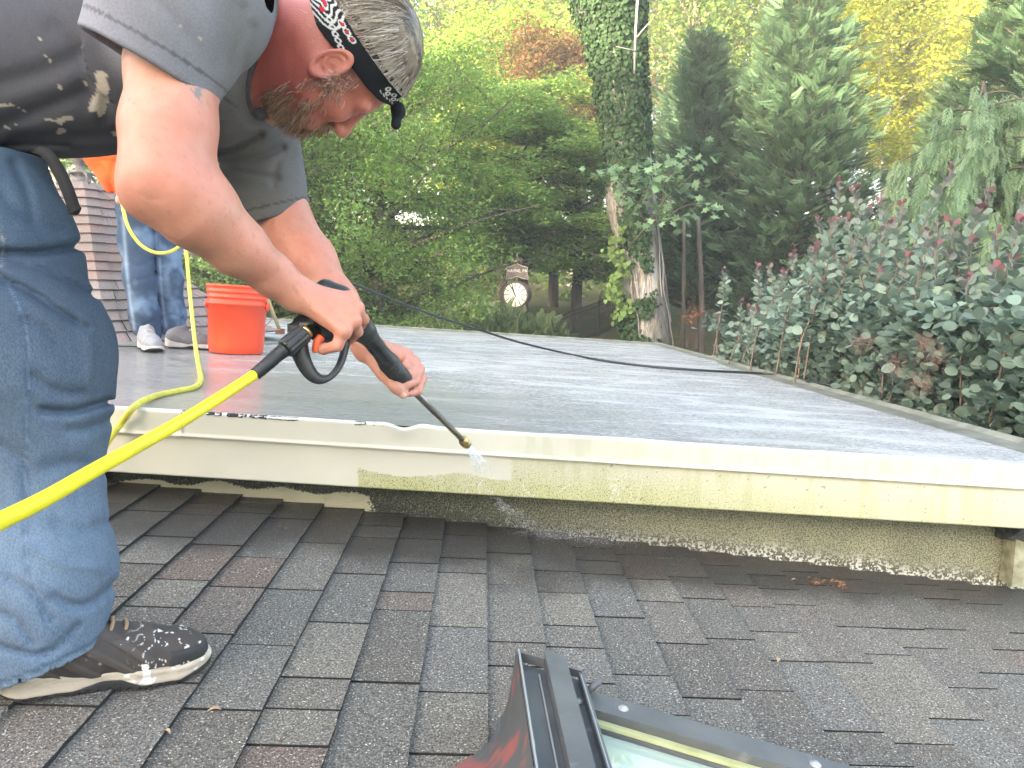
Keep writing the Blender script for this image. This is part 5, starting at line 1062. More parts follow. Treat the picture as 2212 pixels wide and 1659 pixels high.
# head frame: F face direction, U crown direction, L towards the camera side
HO = P(718, 125, 1.40); HF = norm((.2333, .5405, -.8084)); HU = norm(np.array([.9553, .0279, .2944])-HF*np.dot((.9553, .0279, .2944), HF)); HL = np.cross(HU, HF); HL = HL if HL[1] < 0 else -HL; HS = 1.04
HAX = np.stack([HF, HL, HU])
def hq(p): return (p-HO)@HAX.T/HS
def hp3(f, l, u): return HO+HS*(HF*f+HL*l+HU*u)
def head_sdf(p):
    q = hq(p)
    d = ell(q, (-.012, 0, .062), (.100, .0765, .088)); d = smin(d, ell(q, (.022, 0, -.005), (.078, .064, .105)), .03)
    d = smin(d, ell(q, (.048, 0, -.075), (.050, .046, .036)), .03)                                    # jaw and chin
    for s in (-1, 1):
        d = smin(d, ell(q, (.062, .040*s, -.018), (.028, .024, .022)), .02)                            # cheekbone
        d = smin(d, cone(q, np.array([.086, .012*s, .030]), np.array([.074, .052*s, .026]), .013, .011), .014)   # brow
        d = smax(d, -ell(q, (.098, .034*s, .008), (.016, .018, .011)), .012)                           # eye socket
        d = smin(d, ell(q, (.079, .033*s, .007), (.0115, .0145, .0095)), .006)                         # lids over the eye
        d = smin(d, cone(q, np.array([.02, .06*s, -.05]), np.array([-.005, .064*s, -.02]), .018, .02), .03)
    d = smin(d, cone(q, np.array([.092, 0, .022]), np.array([.118, 0, -.026]), .009, .0115), .014)     # nose
    d = smin(d, ell(q, (.121, 0, -.031), (.013, .0125, .011)), .008)
    for s in (-1, 1): d = smin(d, ell(q, (.110, .0125*s, -.035), (.012, .008, .009)), .006)
    d = smax(d, -ell(q, (.112, .0, -.043), (.008, .011, .004)), .004)
    d = smin(d, ell(q, (.093, 0, -.060), (.014, .026, .008)), .008); d = smin(d, ell(q, (.090, 0, -.074), (.013, .022, .008)), .008)   # lips
    d = smax(d, -ell(q, (.108, 0, -.0672), (.012, .022, .0022)), .004)
    for s in (-1, 1):                                                                                   # ears
        e = q-np.array([-.012, .078*s, .004]); e2 = e.copy(); ca, sa_ = math.cos(.32), math.sin(.32)
        e2[:, 1] = (e[:, 1]*ca-s*e[:, 0]*sa_*-1*-1)*1.; x = e[:, 0]*ca+s*e[:, 1]*sa_; y = -s*e[:, 0]*sa_+e[:, 1]*ca; y = y*s
        z = e[:, 2]; rr = np.hypot(x/.62, z/1.14); ang = rr-.0285*(1+.08*np.sign(z)*0)
        ring = np.hypot(ang, (y-.010)*1.0)-.0052; plate_ = np.hypot(np.maximum(np.abs(rr)-.026, 0), (y-.004)*1.2)-.0042
        inner = np.hypot(np.hypot((x+.0)/.7, z-.004)-.0165, (y-.008))-.0036
        ear = smin(smin(ring, plate_, .006), inner, .004); ear = smin(ear, ell(np.stack([x, y, z], 1), (.004, .006, -.029), (.009, .006, .010)), .007); ear = smin(ear, ell(np.stack([x, y, z], 1), (.018, .004, -.002), (.006, .006, .008)), .006)
        ear = smax(ear, -ell(np.stack([x, y, z], 1), (.007, .011, -.004), (.006, .006, .008)), .005)
        d = smin(d, ear, .006)
    return d*HS
NB = P(470, 66, 1.44)
SR, ER, WR = P(395, 30, 1.235), P(354, 386, 1.135), P(643, 636, 1.285)
SL, EL, WL = P(520, 200, 1.60), P(628, 505, 1.62), P(795, 752, 1.53)
def hand(p, wrist, mcps, fingers, thumb, rw=.026, k=.011):
    d = None
    for m in mcps:
        e = cone(p, wrist, m, .0215, .0125); d = e if d is None else smin(d, e, .014)
    for f in fingers:
        e = chain(p, f, [.0118, .0100, .0090, .0078][:len(f)], .004); d = smin(d, e, .0055)
    e = chain(p, thumb, [.019, .0150, .0120, .0100][:len(thumb)], .006); d = smin(d, e, .009)
    return d
RM = PL([(741, 716, 1.272), (763, 694, 1.287), (768, 668, 1.305), (757, 647, 1.325)])
RF = [PL([(741, 716, 1.272), (728, 747, 1.268), (698, 755, 1.280), (688, 744, 1.296)]), PL([(763, 694, 1.287), (772, 716, 1.312), (756, 733, 1.345), (735, 722, 1.365)]), PL([(768, 668, 1.305), (785, 690, 1.335), (775, 712, 1.375), (752, 705, 1.39)]), PL([(757, 647, 1.325), (775, 663, 1.355), (768, 684, 1.385), (748, 680, 1.395)])]
RT = PL([(662, 640, 1.315), (700, 650, 1.345), (735, 672, 1.385), (758, 697, 1.40)])
LM = PL([(891, 785, 1.565), (876, 770, 1.572), (858, 762, 1.578), (842, 758, 1.582)])
LF = [PL([(891, 785, 1.565), (912, 818, 1.548), (903, 845, 1.515), (886, 850, 1.496)]), PL([(876, 770, 1.572), (907, 797, 1.545), (897, 825, 1.508), (880, 832, 1.483)]), PL([(858, 762, 1.578), (893, 779, 1.556), (890, 803, 1.522), (878, 813, 1.499)]), PL([(842, 758, 1.582), (874, 764, 1.565), (880, 780, 1.54), (874, 790, 1.52)])]
LT = PL([(806, 772, 1.515), (829, 806, 1.488), (855, 836, 1.476), (872, 851, 1.480)])
def body_sdf(p):
    d = local(p, HO, .26, head_sdf)
    neck = smin(cone(p, hp3(-.035, 0, -.02), NB, .060, .080), cone(p, hp3(.0, 0, -.06), P(500, 140, 1.44), .050, .07), .03); d = smin(d, neck, .025)
    d = smin(d, cone(p, P(330, 110, 1.44), P(470, 110, 1.44), .12, .11), .03); d = smin(d, cone(p, SR, SL, .06, .06), .03)
    ra = smin(chain(p, [SR, P(378, 150, 1.20), P(362, 280, 1.16), ER], [.067, .064, .0605, .053], .03), ell(p, P(400, 250, 1.16), (.032, .042, .08)), .03)
    fa_ = chain(p, [ER, P(425, 452, 1.165), P(512, 532, 1.215), P(588, 594, 1.262), WR], [.0545, .0555, .0410, .0300, .0265], .03)
    elb = ell(p, P(318, 420, 1.142), (.030, .034, .034)); arm = smin(smin(ra, fa_, .035), elb, .03)
    arm = smin(arm, cone(p, P(395, 420, 1.125), P(560, 560, 1.215), .028, .014), .03)                   # muscle along the forearm
    arm = smin(arm, local(p, RM[1], .20, lambda q: hand(q, WR, RM, RF, RT)), .016)
    for a_, b_, r1 in ((WR, RM[1], .0042), (WR, RM[2], .004), (WR, RM[0], .004)): arm = smin(arm, cone(p, a_+[0, -.0195, .004], b_+[0, -.010, .002], r1, r1*.8), .008)   # tendons
    for m in RM: arm = smin(arm, ell(p, m+[.002, -.004, .002], (.0135, .012, .0135)), .006)
    d = smin(d, arm, .02)
    la = chain(p, [SL, P(580, 360, 1.62), EL, P(668, 562, 1.60), P(728, 655, 1.565), WL], [.066, .062, .050, .050, .040, .0275], .03)
    la = smin(la, local(p, LM[1], .20, lambda q: hand(q, WL, LM, LF, LT)), .016)
    for m in LM: la = smin(la, ell(p, m+[.003, -.002, .004], (.0135, .0125, .0125)), .006)
    d = smin(d, la, .02); u, v = proj(p)
    lines = 0
    for pts in ([(298, 418), (322, 432), (345, 430)], [(640, 612), (655, 632), (652, 655)], [(632, 622), (645, 645), (640, 668)]): lines = lines+.0012*np.exp(-(seg_uv(u, v, pts)/3.)**2)
    return d+lines-.0018*(fbm(p, 26, 3, 2)-.5)
lo = np.minimum.reduce([P(240, 470, 1.1), P(240, -140, 1.3)])-.03
V, Q = nets(body_sdf, (lo[0], 1.03, P(700, 870, 1.5)[2]-.02), (P(935, 100, 1.45)[0], 1.76, P(400, -180, 1.4)[2]), .0030); print('body', len(V))
u, v = proj(V); q = hq(V); n1 = fbm(V, 18, 5); n2 = fbm(V, 70, 6, 3); n3 = fbm(V, 7, 9)
sk = np.tile(np.array([.50, .25, .17]), (len(V), 1)); headm = ss(520, 560, u)*(v < 345); 
sk = mix(sk, np.array([.52, .21, .155]), (.25+.5*ss(.42, .62, n3))*.6*(1-headm)); sk = mix(sk, np.array([.58, .345, .265]), ss(330, 80, v)*ss(460, 440, u)*.6)
sk = mix(sk, np.array([.47, .155, .11]), headm*(.62+.3*n3)); neckr = headm*ss(.02, -.06, q[:, 2])*ss(.06, .0, q[:, 0]); sk = mix(sk, np.array([.44, .10, .085]), neckr*.75)
sk = mix(sk, np.array([.60, .25, .2]), headm*np.exp(-((q[:, 0]-.12)/.02)**2-((q[:, 2]+.03)/.02)**2)*.8)
hands = ss(1, 0, np.minimum.reduce([np.linalg.norm(V-m, axis=1) for m in list(RM)+list(LM)])/.05); sk = mix(sk, np.array([.58, .25, .18]), hands*.5)
sk = mix(sk, np.array([.56, .20, .14]), ss(.5, .7, fbm(V, 13, 88, 3))*.28); sk = mix(sk, np.array([.33, .14, .085]), ss(.70, .78, fbm(V, 150, 90, 2))*.28); sk = mix(sk, np.array([.30, .12, .08]), ss(.80, .88, fbm(V, 120, 12, 2))*.3*(1-headm)); sk = sk*(.93+.14*n2)[:, None]
tat = ss(.5, .56, fbm(V, 55, 15, 3)+.22*ss(26, 6, seg_uv(u, v, [(400, 168), (420, 188), (440, 212)]))-.16)*(seg_uv(u, v, [(395, 160), (415, 180), (442, 212)]) < 12)*(V[:, 1] < 1.25); sk = mix(sk, np.array([.14, .17, .17]), tat*.75)
nail = ell(V, LT[3]+norm(LT[3]-LT[2])*.002+[0, -.009, -.001], (.0075, .004, .0075)) < 0; sk = mix(sk, np.array([.66, .45, .36]), nail*.9)
blue = 0
M_skin = pmat('skin', attr=True, rough=.48, sss=.12, bump=.45, bsc=380, bdist=.0016, spec=.4, base2=(.93, .88, .86), nsc=40, ramp=(.4, .75))
ob('body', mk('body', V, Q, M_skin, col=np.clip(sk, 0, 1)), parent=man)
# ---- T-shirt
SH0, SH1 = P(405, -18, 1.185), P(324, 146, 1.178); sax = norm(SH1-SH0); SE0, SE1 = P(520, 210, 1.60), P(600, 468, 1.63); lax = norm(SE1-SE0)
SHC = [(crv([(520, 20), (500, 90), (478, 180), (462, 300)]), 16, .005), (crv([(545, 60), (520, 150), (500, 230)]), 12, .004), (crv([(330, 0), (380, 50), (420, 110)]), 18, .003), (crv([(610, 320), (540, 345), (460, 352)]), 8, .010), (crv([(600, 385), (540, 375), (480, 362)]), 7, .007), (crv([(632, 330), (600, 350), (590, 400)]), 8, .004), (crv([(560, 290), (500, 320), (450, 330)]), 9, .008),
       (crv([(0, 270), (90, 235), (180, 200)]), 20, .006), (crv([(0, 180), (110, 150), (220, 90)]), 24, .006), (crv([(30, 300), (140, 296), (250, 290)]), 14, .007), (crv([(0, 318), (60, 312), (150, 316)]), 7, .006), (crv([(120, 60), (170, 120), (190, 220)]), 22, .005), (crv([(240, 100), (235, 180), (225, 260)]), 14, .006)]
NCD = norm(P(640, 175, 1.42)-P(500, 105, 1.44)); NC0 = P(584, 164, 1.43)
def tee_sdf(p):
    d = ell(p, P(430, 105, 1.455), (.175, .185, .178)); d = smin(d, ell(p, P(200, 130, 1.45), (.20, .17, .165)), .07); d = smin(d, ell(p, P(0, 150, 1.44), (.20, .175, .150)), .07); d = smin(d, ell(p, P(-160, 170, 1.43), (.15, .175, .165)), .06)
    rs = smax(cone(p, SH0, SH1+sax*.05, .110, .098), (p-SH1)@sax, .004); ls = smax(cone(p, SE0, SE1+lax*.05, .105, .062), (p-SE1)@lax, .004)
    d = smin(d, rs, .045); d = smin(d, ls, .045); d = smin(d, cone(p, SH0, P(500, 40, 1.44), .11, .10), .05)
    d = smin(d, chain(p, [P(560, 150, 1.50), P(560, 60, 1.44), P(545, 170, 1.38)], [.03, .03, .03], .02), .04)
    d = d+creases(p, SHC)*ss(-.03, -.07, (p-SH1)@sax-.3*(np.linalg.norm(p-SH1, axis=1) > .2))*ss(-.02, -.06, (p-SE1)@lax-.3*(np.linalg.norm(p-SE1, axis=1) > .15))-.006*(fbm(p, 7, 44, 3)-.5)
    # hollow sleeves and the neck opening
    d = smax(d, -smax(cone(p, SH0, SH1+sax*.06, .09, .088), (SH1-sax*.055-p)@sax, .003), .003); d = smax(d, -smax(cone(p, SE0, SE1+lax*.06, .095, .0535), (SE1-lax*.05-p)@lax, .003), .003)
    nk0, nk1 = P(500, 122, 1.44), P(640, 192, 1.42); d = smax(d, -cone(p, nk0, nk1, .064, .074), .008)
    t_ = (p-NC0)@NCD; da = np.linalg.norm(p-NC0-np.outer(t_, NCD), axis=1); d = smax(d, np.where(da < .135, t_-.004, -1.), .004)
    return d
V, Q = nets(tee_sdf, (P(-420, 150, 1.5)[0], 1.05, P(600, 520, 1.55)[2]), (P(700, 100, 1.7)[0], 1.82, P(0, -260, 1.45)[2]+.05), .0042); print('tee', len(V))
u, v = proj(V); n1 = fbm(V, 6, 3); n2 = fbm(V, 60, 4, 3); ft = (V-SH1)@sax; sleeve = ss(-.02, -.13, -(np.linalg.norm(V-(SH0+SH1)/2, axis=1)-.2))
tc_ = np.tile(np.array([.085, .086, .098]), (len(V), 1)); isl = ss(.20, .15, np.linalg.norm(V-(SH0*.5+SH1*.5), axis=1)); top_light = ss(.12, .30, V[:, 2]-P(0, 250, 1.4)[2]); tc_ = mix(tc_, np.array([.28, .285, .32]), np.clip(.85*isl+.25*top_light, 0, 1)*(.7+.5*n1)); tc_ = mix(tc_, np.array([.17, .17, .16]), ss(440, 500, u)*.7)  # light on the sleeve and upper shirt is painted in as paler cloth
hem = ((np.abs(ft+.026) < .0022)) & (np.linalg.norm(V-SH1, axis=1) < .2); tc_ = mix(tc_, np.array([.09, .09, .1]), hem*.7); hem2 = (np.abs((V-SE1)@lax+.024) < .002)*(u > 520); tc_ = mix(tc_, np.array([.05, .05, .05]), hem2*.6)
front = V[:, 1] < 1.5; sp_ = np.zeros(len(V)); nn_ = fbm(V, 45, 17, 3)
for (a, b, c_, th_) in (([(218, 165), (222, 200), (212, 240)], 0, 16, .50), ([(208, 215), (205, 240)], 0, 14, .53), ([(150, 258), (135, 262)], 0, 12, .50), ([(140, 280), (128, 284)], 0, 8, .5), ([(20, 226), (50, 240)], 0, 5, .46), ([(0, 228), (40, 228)], 0, 4, .50), ([(142, 194), (146, 198)], 0, 6, .46), ([(128, 189), (132, 191)], 0, 5, .46), ([(108, 130), (110, 133)], 0, 4, .45), ([(98, 120), (98, 122)], 0, 3, .45), ([(86, 82), (87, 84)], 0, 3, .4), ([(60, 262), (66, 264)], 0, 4, .48), ([(28, 265), (34, 268)], 0, 4, .48), ([(10, 272), (20, 278)], 0, 2.5, .45), ([(245, 288), (250, 290)], 0, 6, .47), ([(183, 178), (186, 182)], 0, 4, .44), ([(100, 258), (125, 262)], 0, 3, .46), ([(188, 120), (190, 121)], 0, 2.5, .4)):
    sp_ = np.maximum(sp_, (seg_uv(u, v, a) < c_*(.55+.9*(nn_-.25)))*(nn_ > th_-.08))
sp_ = np.maximum(sp_, ((seg_uv(u, v, [(388, 55), (389, 56)]) < 3) | (seg_uv(u, v, [(432, 82), (433, 83)]) < 3.5) | (seg_uv(u, v, [(410, 72), (411, 72)]) < 2)))
tc_ = mix(tc_, np.array([.50, .45, .36]), sp_*front)
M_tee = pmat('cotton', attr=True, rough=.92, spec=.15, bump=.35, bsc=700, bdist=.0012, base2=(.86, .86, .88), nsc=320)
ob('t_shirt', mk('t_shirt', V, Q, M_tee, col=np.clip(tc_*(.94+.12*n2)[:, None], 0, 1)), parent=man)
# collar ribbing
ncd = NCD; nc0 = NC0; c1 = norm(np.cross(ncd, (0, 1, 0))); c2 = np.cross(ncd, c1); an = np.linspace(0, 2*math.pi, 49)
V = []
for i, a in enumerate(an[:-1]):
    rr = .076+.004*math.sin(2*a); d = c1*math.cos(a)+c2*math.sin(a)
    for ax_, ro in ((-.024, .006), (-.02, .009), (.0, .0075), (.012, .002), (.012, -.002), (-.005, -.001), (-.024, .0)): V.append(nc0+ncd*(ax_+.004*math.cos(a))+d*(rr+ro))
F = [[i*7+j, i*7+(j+1) % 7, ((i+1) % 48)*7+(j+1) % 7, ((i+1) % 48)*7+j] for i in range(48) for j in range(7)]
ob('collar', mk('collar', V, F, pmat('dark_rib_knit', (.085, .085, .088), (.06, .06, .065), nsc=60, rough=.92, bump=.4, bsc=500)), parent=man)
# ---- jeans
JL = PL([(-105, 345, 1.40), (-28, 540, 1.29), (55, 740, 1.215), (58, 800, 1.215), (78, 905, 1.225), (84, 1080, 1.215), (92, 1225, 1.19), (84, 1300, 1.178), (78, 1412, 1.165)]); JR = [.142, .130, .114, .113, .098, .087, .100, .092, .094]
JL2 = PL([(-120, 320, 1.52), (-110, 560, 1.56), (-90, 780, 1.58), (-100, 1000, 1.60), (-110, 1200, 1.60), (-115, 1290, 1.60)]); JR2 = [.15, .125, .105, .092, .088, .09]
JC = [(crv([(-20, 545), (60, 548), (130, 540), (195, 528)]), 10, .016), (crv([(-10, 596), (74, 635), (124, 672), (185, 708)]), 9, .013), (crv([(0, 553), (87, 582), (150, 612), (205, 640)]), 8, .008), (crv([(55, 690), (100, 716), (120, 742)]), 8, .006), (crv([(70, 815), (124, 846), (170, 850)]), 12, .007), (crv([(90, 886), (150, 890), (190, 880), (235, 868)]), 9, .014), (crv([(150, 930), (190, 925), (240, 905)]), 12, .007),
      (crv([(100, 1010), (160, 1000), (225, 1010)]), 16, .006), (crv([(120, 1130), (170, 1150), (225, 1130)]), 14, .007), (crv([(115, 1290), (160, 1308), (200, 1300), (245, 1262)]), 11, .010), (crv([(0, 1395), (70, 1414), (120, 1400), (165, 1352)]), 8, .010), (crv([(20, 1250), (80, 1290), (110, 1340)]), 10, .007), (crv([(-10, 1320), (40, 1345), (70, 1390)]), 9, .008), (crv([(0, 420), (60, 470), (130, 500)]), 14, .007), (crv([(30, 350), (60, 420), (70, 480)]), 10, .005), (crv([(0, 960), (50, 1000), (60, 1080)]), 14, .006), (crv([(180, 700), (200, 760), (190, 830)]), 14, -.005), (crv([(60, 1180), (130, 1215), (220, 1225)]), 12, -.006)]
hpl = norm(np.array([.30, -.05, -1.])); hpt = P(100, 1430, 1.165)
def jean_sdf(p):
    d = chain(p, JL, JR, .05); d = smin(d, chain(p, JL2, JR2, .05), .03); d = smin(d, ell(p, P(-130, 320, 1.46), (.16, .17, .12)), .06); d = smax(d, p[:, 2]-P(0, 318, 1.32)[2], .01)
    d = d+creases(p, JC)*(p[:, 1] < 1.42)-.008*(fbm(p*[1, 1, .7], 11, 54, 3)-.5)
    d = smax(d, (p-hpt)@hpl-.02*(p[:, 1] > 1.42), .006)
    return smax(d, -smax(chain(p, [JL[7], JL[8], JL[8]+[0, 0, -.1]], [.082, .085, .085], .02), (hpt-hpl*.03-p)@hpl, .003), .003)
V, Q = nets(jean_sdf, (P(-420, 800, 1.6)[0], 1.03, P(0, 1500, 1.2)[2]), (P(270, 800, 1.2)[0]+.03, 1.82, P(0, 240, 1.4)[2]), .005); print('jeans', len(V))
u, v = proj(V); n1 = fbm(V, 9, 3); n2 = fbm(V*[1, 1, .3], 90, 4, 3); cz = creases(V, JC)
jc = mix(np.tile(np.array([.035, .055, .08]), (len(V), 1)), np.array([.15, .205, .275]), ss(380, 1150, v)*(.75+.35*n1)); jc = mix(jc, np.array([.10, .15, .20]), ss(640, 420, v)*.6)  # shadow on the upper thigh painted in as darker denim
jc = mix(jc, np.array([.25, .31, .38]), ss(.45, .72, fbm(V, 6, 8, 3))*.5*ss(500, 900, v)); jc = mix(jc, np.array([.045, .075, .13]), np.clip(cz/.016, 0, 1)*.35)  # fold shadow painted into the creases as darker blue
seam = seg_uv(u, v, crv([(18, 615), (55, 700), (62, 790), (58, 900), (55, 1000), (55, 1100), (60, 1250), (85, 1310), (115, 1360), (140, 1372), (182, 1400)])); jc = mix(jc, np.array([.035, .06, .10]), np.exp(-((seam-4)/3.5)**2)*.4); jc = mix(jc, np.array([.26, .36, .48]), np.exp(-(seam/3.)**2)*.25)
pk = seg_uv(u, v, crv([(0, 470), (6, 520), (4, 560), (0, 600)])); jc = mix(jc, np.array([.3, .3, .28]), np.exp(-(pk/1.6)**2)*.6); hd_ = (V-hpt)@hpl; jc = mix(jc, np.array([.22, .30, .38]), (np.abs(hd_+.004) < .004)*.7); jc = mix(jc, np.array([.05, .08, .12]), (np.abs(hd_+.016) < .0025)*.6)
M_denim = pmat('denim', attr=True, rough=.95, spec=.1, bump=.5, bsc=600, bdist=.0015, base2=(.72, .75, .80), nsc=520, detail=2, ramp=(.42, .6), stretch=(1, 1, .45))
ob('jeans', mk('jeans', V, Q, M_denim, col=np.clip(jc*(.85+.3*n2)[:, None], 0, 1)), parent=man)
st_ = catmull(PL([(78, 322, 1.30), (104, 334, 1.29), (128, 372, 1.285), (146, 410, 1.28), (160, 450, 1.28), (167, 463, 1.28)]), 6); V = []
for i, p_ in enumerate(st_):
    w_ = .0105 if i < len(st_)-5 else .0105*(len(st_)-i)/5+.001
    for a, b in ((-1, -.002), (1, -.002), (1, .002), (-1, .002)): V.append(p_+np.array([w_*a*.85, b, w_*a*.45]))
F = [[i*4+j, i*4+(j+1) % 4, (i+1)*4+(j+1) % 4, (i+1)*4+j] for i in range(len(st_)-1) for j in range(4)]
ob('belt_strap', mk('belt_strap', V, F, pmat('black_webbing', (.006, .006, .007), (.009, .009, .01), nsc=200, rough=.85)), parent=man)
# ---- bandana, hair, beard
def band_c(q): return .052+.30*(q[:, 0]+.01)
def band_sdf(p):
    q = hq(p); d = np.minimum(ell(q, (-.012, 0, .062), (.100, .0765, .088)), ell(q, (.022, 0, -.005), (.078, .064, .105))); d = smin(ell(q, (-.012, 0, .062), (.100, .0765, .088)), ell(q, (.022, 0, -.005), (.078, .064, .105)), .03)
    w_ = .024+.014*ss(.02, -.09, q[:, 0])-.006*ss(.05, .1, q[:, 0]); t = np.abs(q[:, 2]-band_c(q))-w_
    sh = np.abs(d-.0055)-.0022+.0012*np.sin(q[:, 0]*120+q[:, 2]*160)*ss(.0, .08, q[:, 0])
    kn = ell(q, (.112, .012, .077), (.016, .016, .013)); kn = smin(kn, cone(q, np.array([.112, .012, .075]), np.array([.128, .03, .066]), .007, .009), .006)
    return smin(smax(sh, t, .003), kn, .006)*HS
V, Q = nets(band_sdf, HO-.19, HO+.19, .0017); q = hq(V); print('band', len(V))
bc = np.tile(np.array([.012, .014, .017]), (len(V), 1)); s_ = q[:, 0]; t_ = q[:, 2]-band_c(q)                 # along and across the band
nL = np.abs(q[:, 1]) > .02
white = np.zeros(len(V)); redm = np.zeros(len(V))
rr = np.hypot((s_+.100)/1.25, t_+.004)+.003*np.sin(np.arctan2(t_, s_+.1)*5); white = np.maximum(white, (np.sin(rr*2*math.pi/.0075) > .25)*(rr > .008)*(rr < .036)); redm = np.maximum(redm, (rr < .0065)*1.)
redm = np.maximum(redm, (np.hypot(s_+.085, t_+.012) < .004)*1.)
for i in range(9):                                                                                           # small loops and diamonds along the edge
    s0 = -.078+i*.0115; t0 = .020-.0*i if i < 5 else .018; rr = np.hypot(s_-s0, (t_-t0)*.9)
    if s0 > -.035 and s0 < .045: continue
    white = np.maximum(white, (np.abs(rr-.0032) < .0014) if i % 2 == 0 else 0); redm = np.maximum(redm, ((np.abs(s_-s0)+np.abs(t_-t0)) < .0034) if i % 2 else 0)
for i in range(6):
    s0 = -.070+i*.0095; t0 = -.010-.0022*i; rr = np.hypot(s_-s0, t_-t0); white = np.maximum(white, np.abs(rr-.0036) < .0013); 
for i in range(3): s0 = -.062+.012*i; white = np.maximum(white, np.abs(np.hypot(s_-s0, (t_-.004)*1.3)-.0055) < .0012); redm = np.maximum(redm, np.hypot(s_-s0, t_-.004) < .0028)
for i in range(5): s0 = .055+i*.0085; white = np.maximum(white, np.abs(np.hypot(s_-s0, t_-.004+.006*(i % 2))-.0034) < .0012); white = np.maximum(white, (np.abs(t_+.009+.35*(s_-s0)) < .0009)*(np.abs(s_-s0) < .004))
bc = mix(bc, np.array([.62, .62, .60]), white*1.); bc = mix(bc, np.array([.50, .03, .05]), redm*1.)
ob('bandana', mk('bandana', V, Q, pmat('bandana_cotton', attr=True, rough=.85, spec=.2, bump=.3, bsc=500, bdist=.001), col=bc), parent=man)
hr = np.random.default_rng(17)
M_hair = pmat('grey_brown_hair', attr=True, rough=.45, spec=.4)
def skull(f, l, u):
    """surface point of the cranium in a direction"""
    d = norm((f, l, u)); r_ = 1/math.sqrt((d[0]/.100)**2+(d[1]/.0765)**2+(d[2]/.088)**2); return np.array([-.012, 0, .062])+d*r_, d
def strands(n, fn, wid, colfn):
    V = []; F = []; Cc = []
    for k in range(n):
        pts = fn(); m = len(pts); c = colfn(); t = np.gradient(pts, axis=0); view = norm(pts[m//2]-np.array([0, 0, CZ])); s = np.cross(t, view+hr.normal(0, .35, 3)); s /= np.linalg.norm(s, axis=1)[:, None]+1e-9; wv = wid*(1-np.linspace(0, 1, m)**2*.85)
        o = len(V); 
        for i in range(m): V += [pts[i]-s[i]*wv[i], pts[i]+s[i]*wv[i]]; Cc += [c*(.9+.2*i/m)]*2
        F += [[o+2*i, o+2*i+1, o+2*i+3, o+2*i+2] for i in range(m-1)]
    return np.array(V), np.array(F), np.clip(np.array(Cc), 0, 1)
def hair_line():
    while True:
        a = hr.uniform(-.25, 3.4); d0 = (math.cos(a)*hr.uniform(.3, 1), hr.normal(0, .8), math.sin(a)+.1); p0, d = skull(*d0)
        if p0[2] > .052+.30*(p0[0]+.01)+.018: break
    p = p0+d*.004; pts = [p]; tg_ = p0-np.array([.005, .0, .150]); dr = norm(norm(tg_-d*(tg_@d))+np.array([.25, 0, 0])+hr.normal(0, .20, 3)); L_ = hr.uniform(.08, .16); st = L_/6; lift = hr.uniform(.004, .022)
    for i in range(6):
        p = pts[-1]+dr*st; c = p-np.array([-.012, 0, .062]); k0 = np.linalg.norm(c/np.array([.100, .0765, .088])); p = np.array([-.012, 0, .062])+c/k0*(1+lift*(i+1)/6*6/.9*.6+.05); dr = norm(p-pts[-1]+hr.normal(0, .0012, 3)); pts.append(p)
    pts = np.array(pts); lim = .052+.30*(pts[:, 0]+.01)+.014; pts[:, 2] = np.maximum(pts[:, 2], lim); return HO+HS*(pts@HAX)
hcols = [np.array(c) for c in ((.22, .18, .135), (.30, .26, .21), (.42, .385, .335), (.15, .12, .09), (.36, .32, .26))]
def cap_sdf(p):
    q = hq(p); d = ell(q, (-.010, 0, .066), (.104, .081, .092)); rid = .0006*np.sin(fbm(q*[1, 2.2, .6], 26, 3, 3)*38); d = d+rid-.001*fbm(q, 30, 9, 2); return smax(d, (band_c(q)+.012)-q[:, 2], .004)*HS
V, Q = nets(cap_sdf, HO-.2, HO+.22, .0022); q = hq(V); nh = fbm(q*[.6, 2.6, .6], 60, 3, 3); hc_ = mix(np.tile(np.array([.07, .052, .036]), (len(V), 1)), np.array([.20, .16, .115]), ss(.35, .65, nh)); hair = ob('hair', mk('hair', V, Q, M_hair, col=hc_), parent=man)
V, F, cc = strands(9000, hair_line, .0008, lambda: hcols[hr.integers(0, 5)]*hr.uniform(.8, 1.3)); ob('hair_strands', mk('hair_strands', V, F, M_hair, col=cc), parent=hair, kind='stuff')
def sk_pt(f, l, u):
    """march onto the head from outside"""
    o = np.array([.02, 0, -.02]); d = norm(np.array([f, l, u])-o); t = .2
    for _ in range(30): t -= float(head_sdf((HO+HS*((o+d*t)@HAX))[None])[0])/HS*.9
    return o+d*t, d
anch_b = []
for k in range(240):
    zone = hr.uniform(0, 1)
    if zone < .70: f, l, u = hr.uniform(.0, .095), hr.normal(.0, .032), hr.uniform(-.12, -.07)      # chin and jaw
    elif zone < .90: f, l, u = .10+hr.normal(0, .006), hr.uniform(-.03, .03), -.050+hr.normal(0, .004)  # moustache
    else: f, l, u = hr.uniform(-.005, .055), .07, hr.uniform(-.085, .01)                                 # sideburn and cheek
    p, d = sk_pt(f, l, u); anch_b.append((p, d, zone))
def beard_line():
    p, d, z = anch_b[hr.integers(0, len(anch_b))]; p = p+hr.normal(0, .004, 3)*np.array([1, 1, 1]); fall = norm(np.array([.35, 0, -1.])+hr.normal(0, .3, 3)); gr = hr.uniform(.6, 1); L_ = (hr.uniform(.012, .034) if z < .62 else hr.uniform(.014, .028) if z < .8 else hr.uniform(.008, .018)); pts = [p-d*.003]
    # the long beard hangs towards the ground and back to the chest
    gdir = np.array([HF@np.array([-.45, 0, -.6]), 0, HU@np.array([-.45, 0, -.6])]) if z < .62 else fall*.5; dr = d*.8+gdir
    for i in range(5): dr = dr*.75+(gdir if z < .62 else fall*.4)*.35+hr.normal(0, .16, 3); pts.append(pts[-1]+norm(dr)*L_/5)
    return HO+HS*(np.array(pts)@HAX)
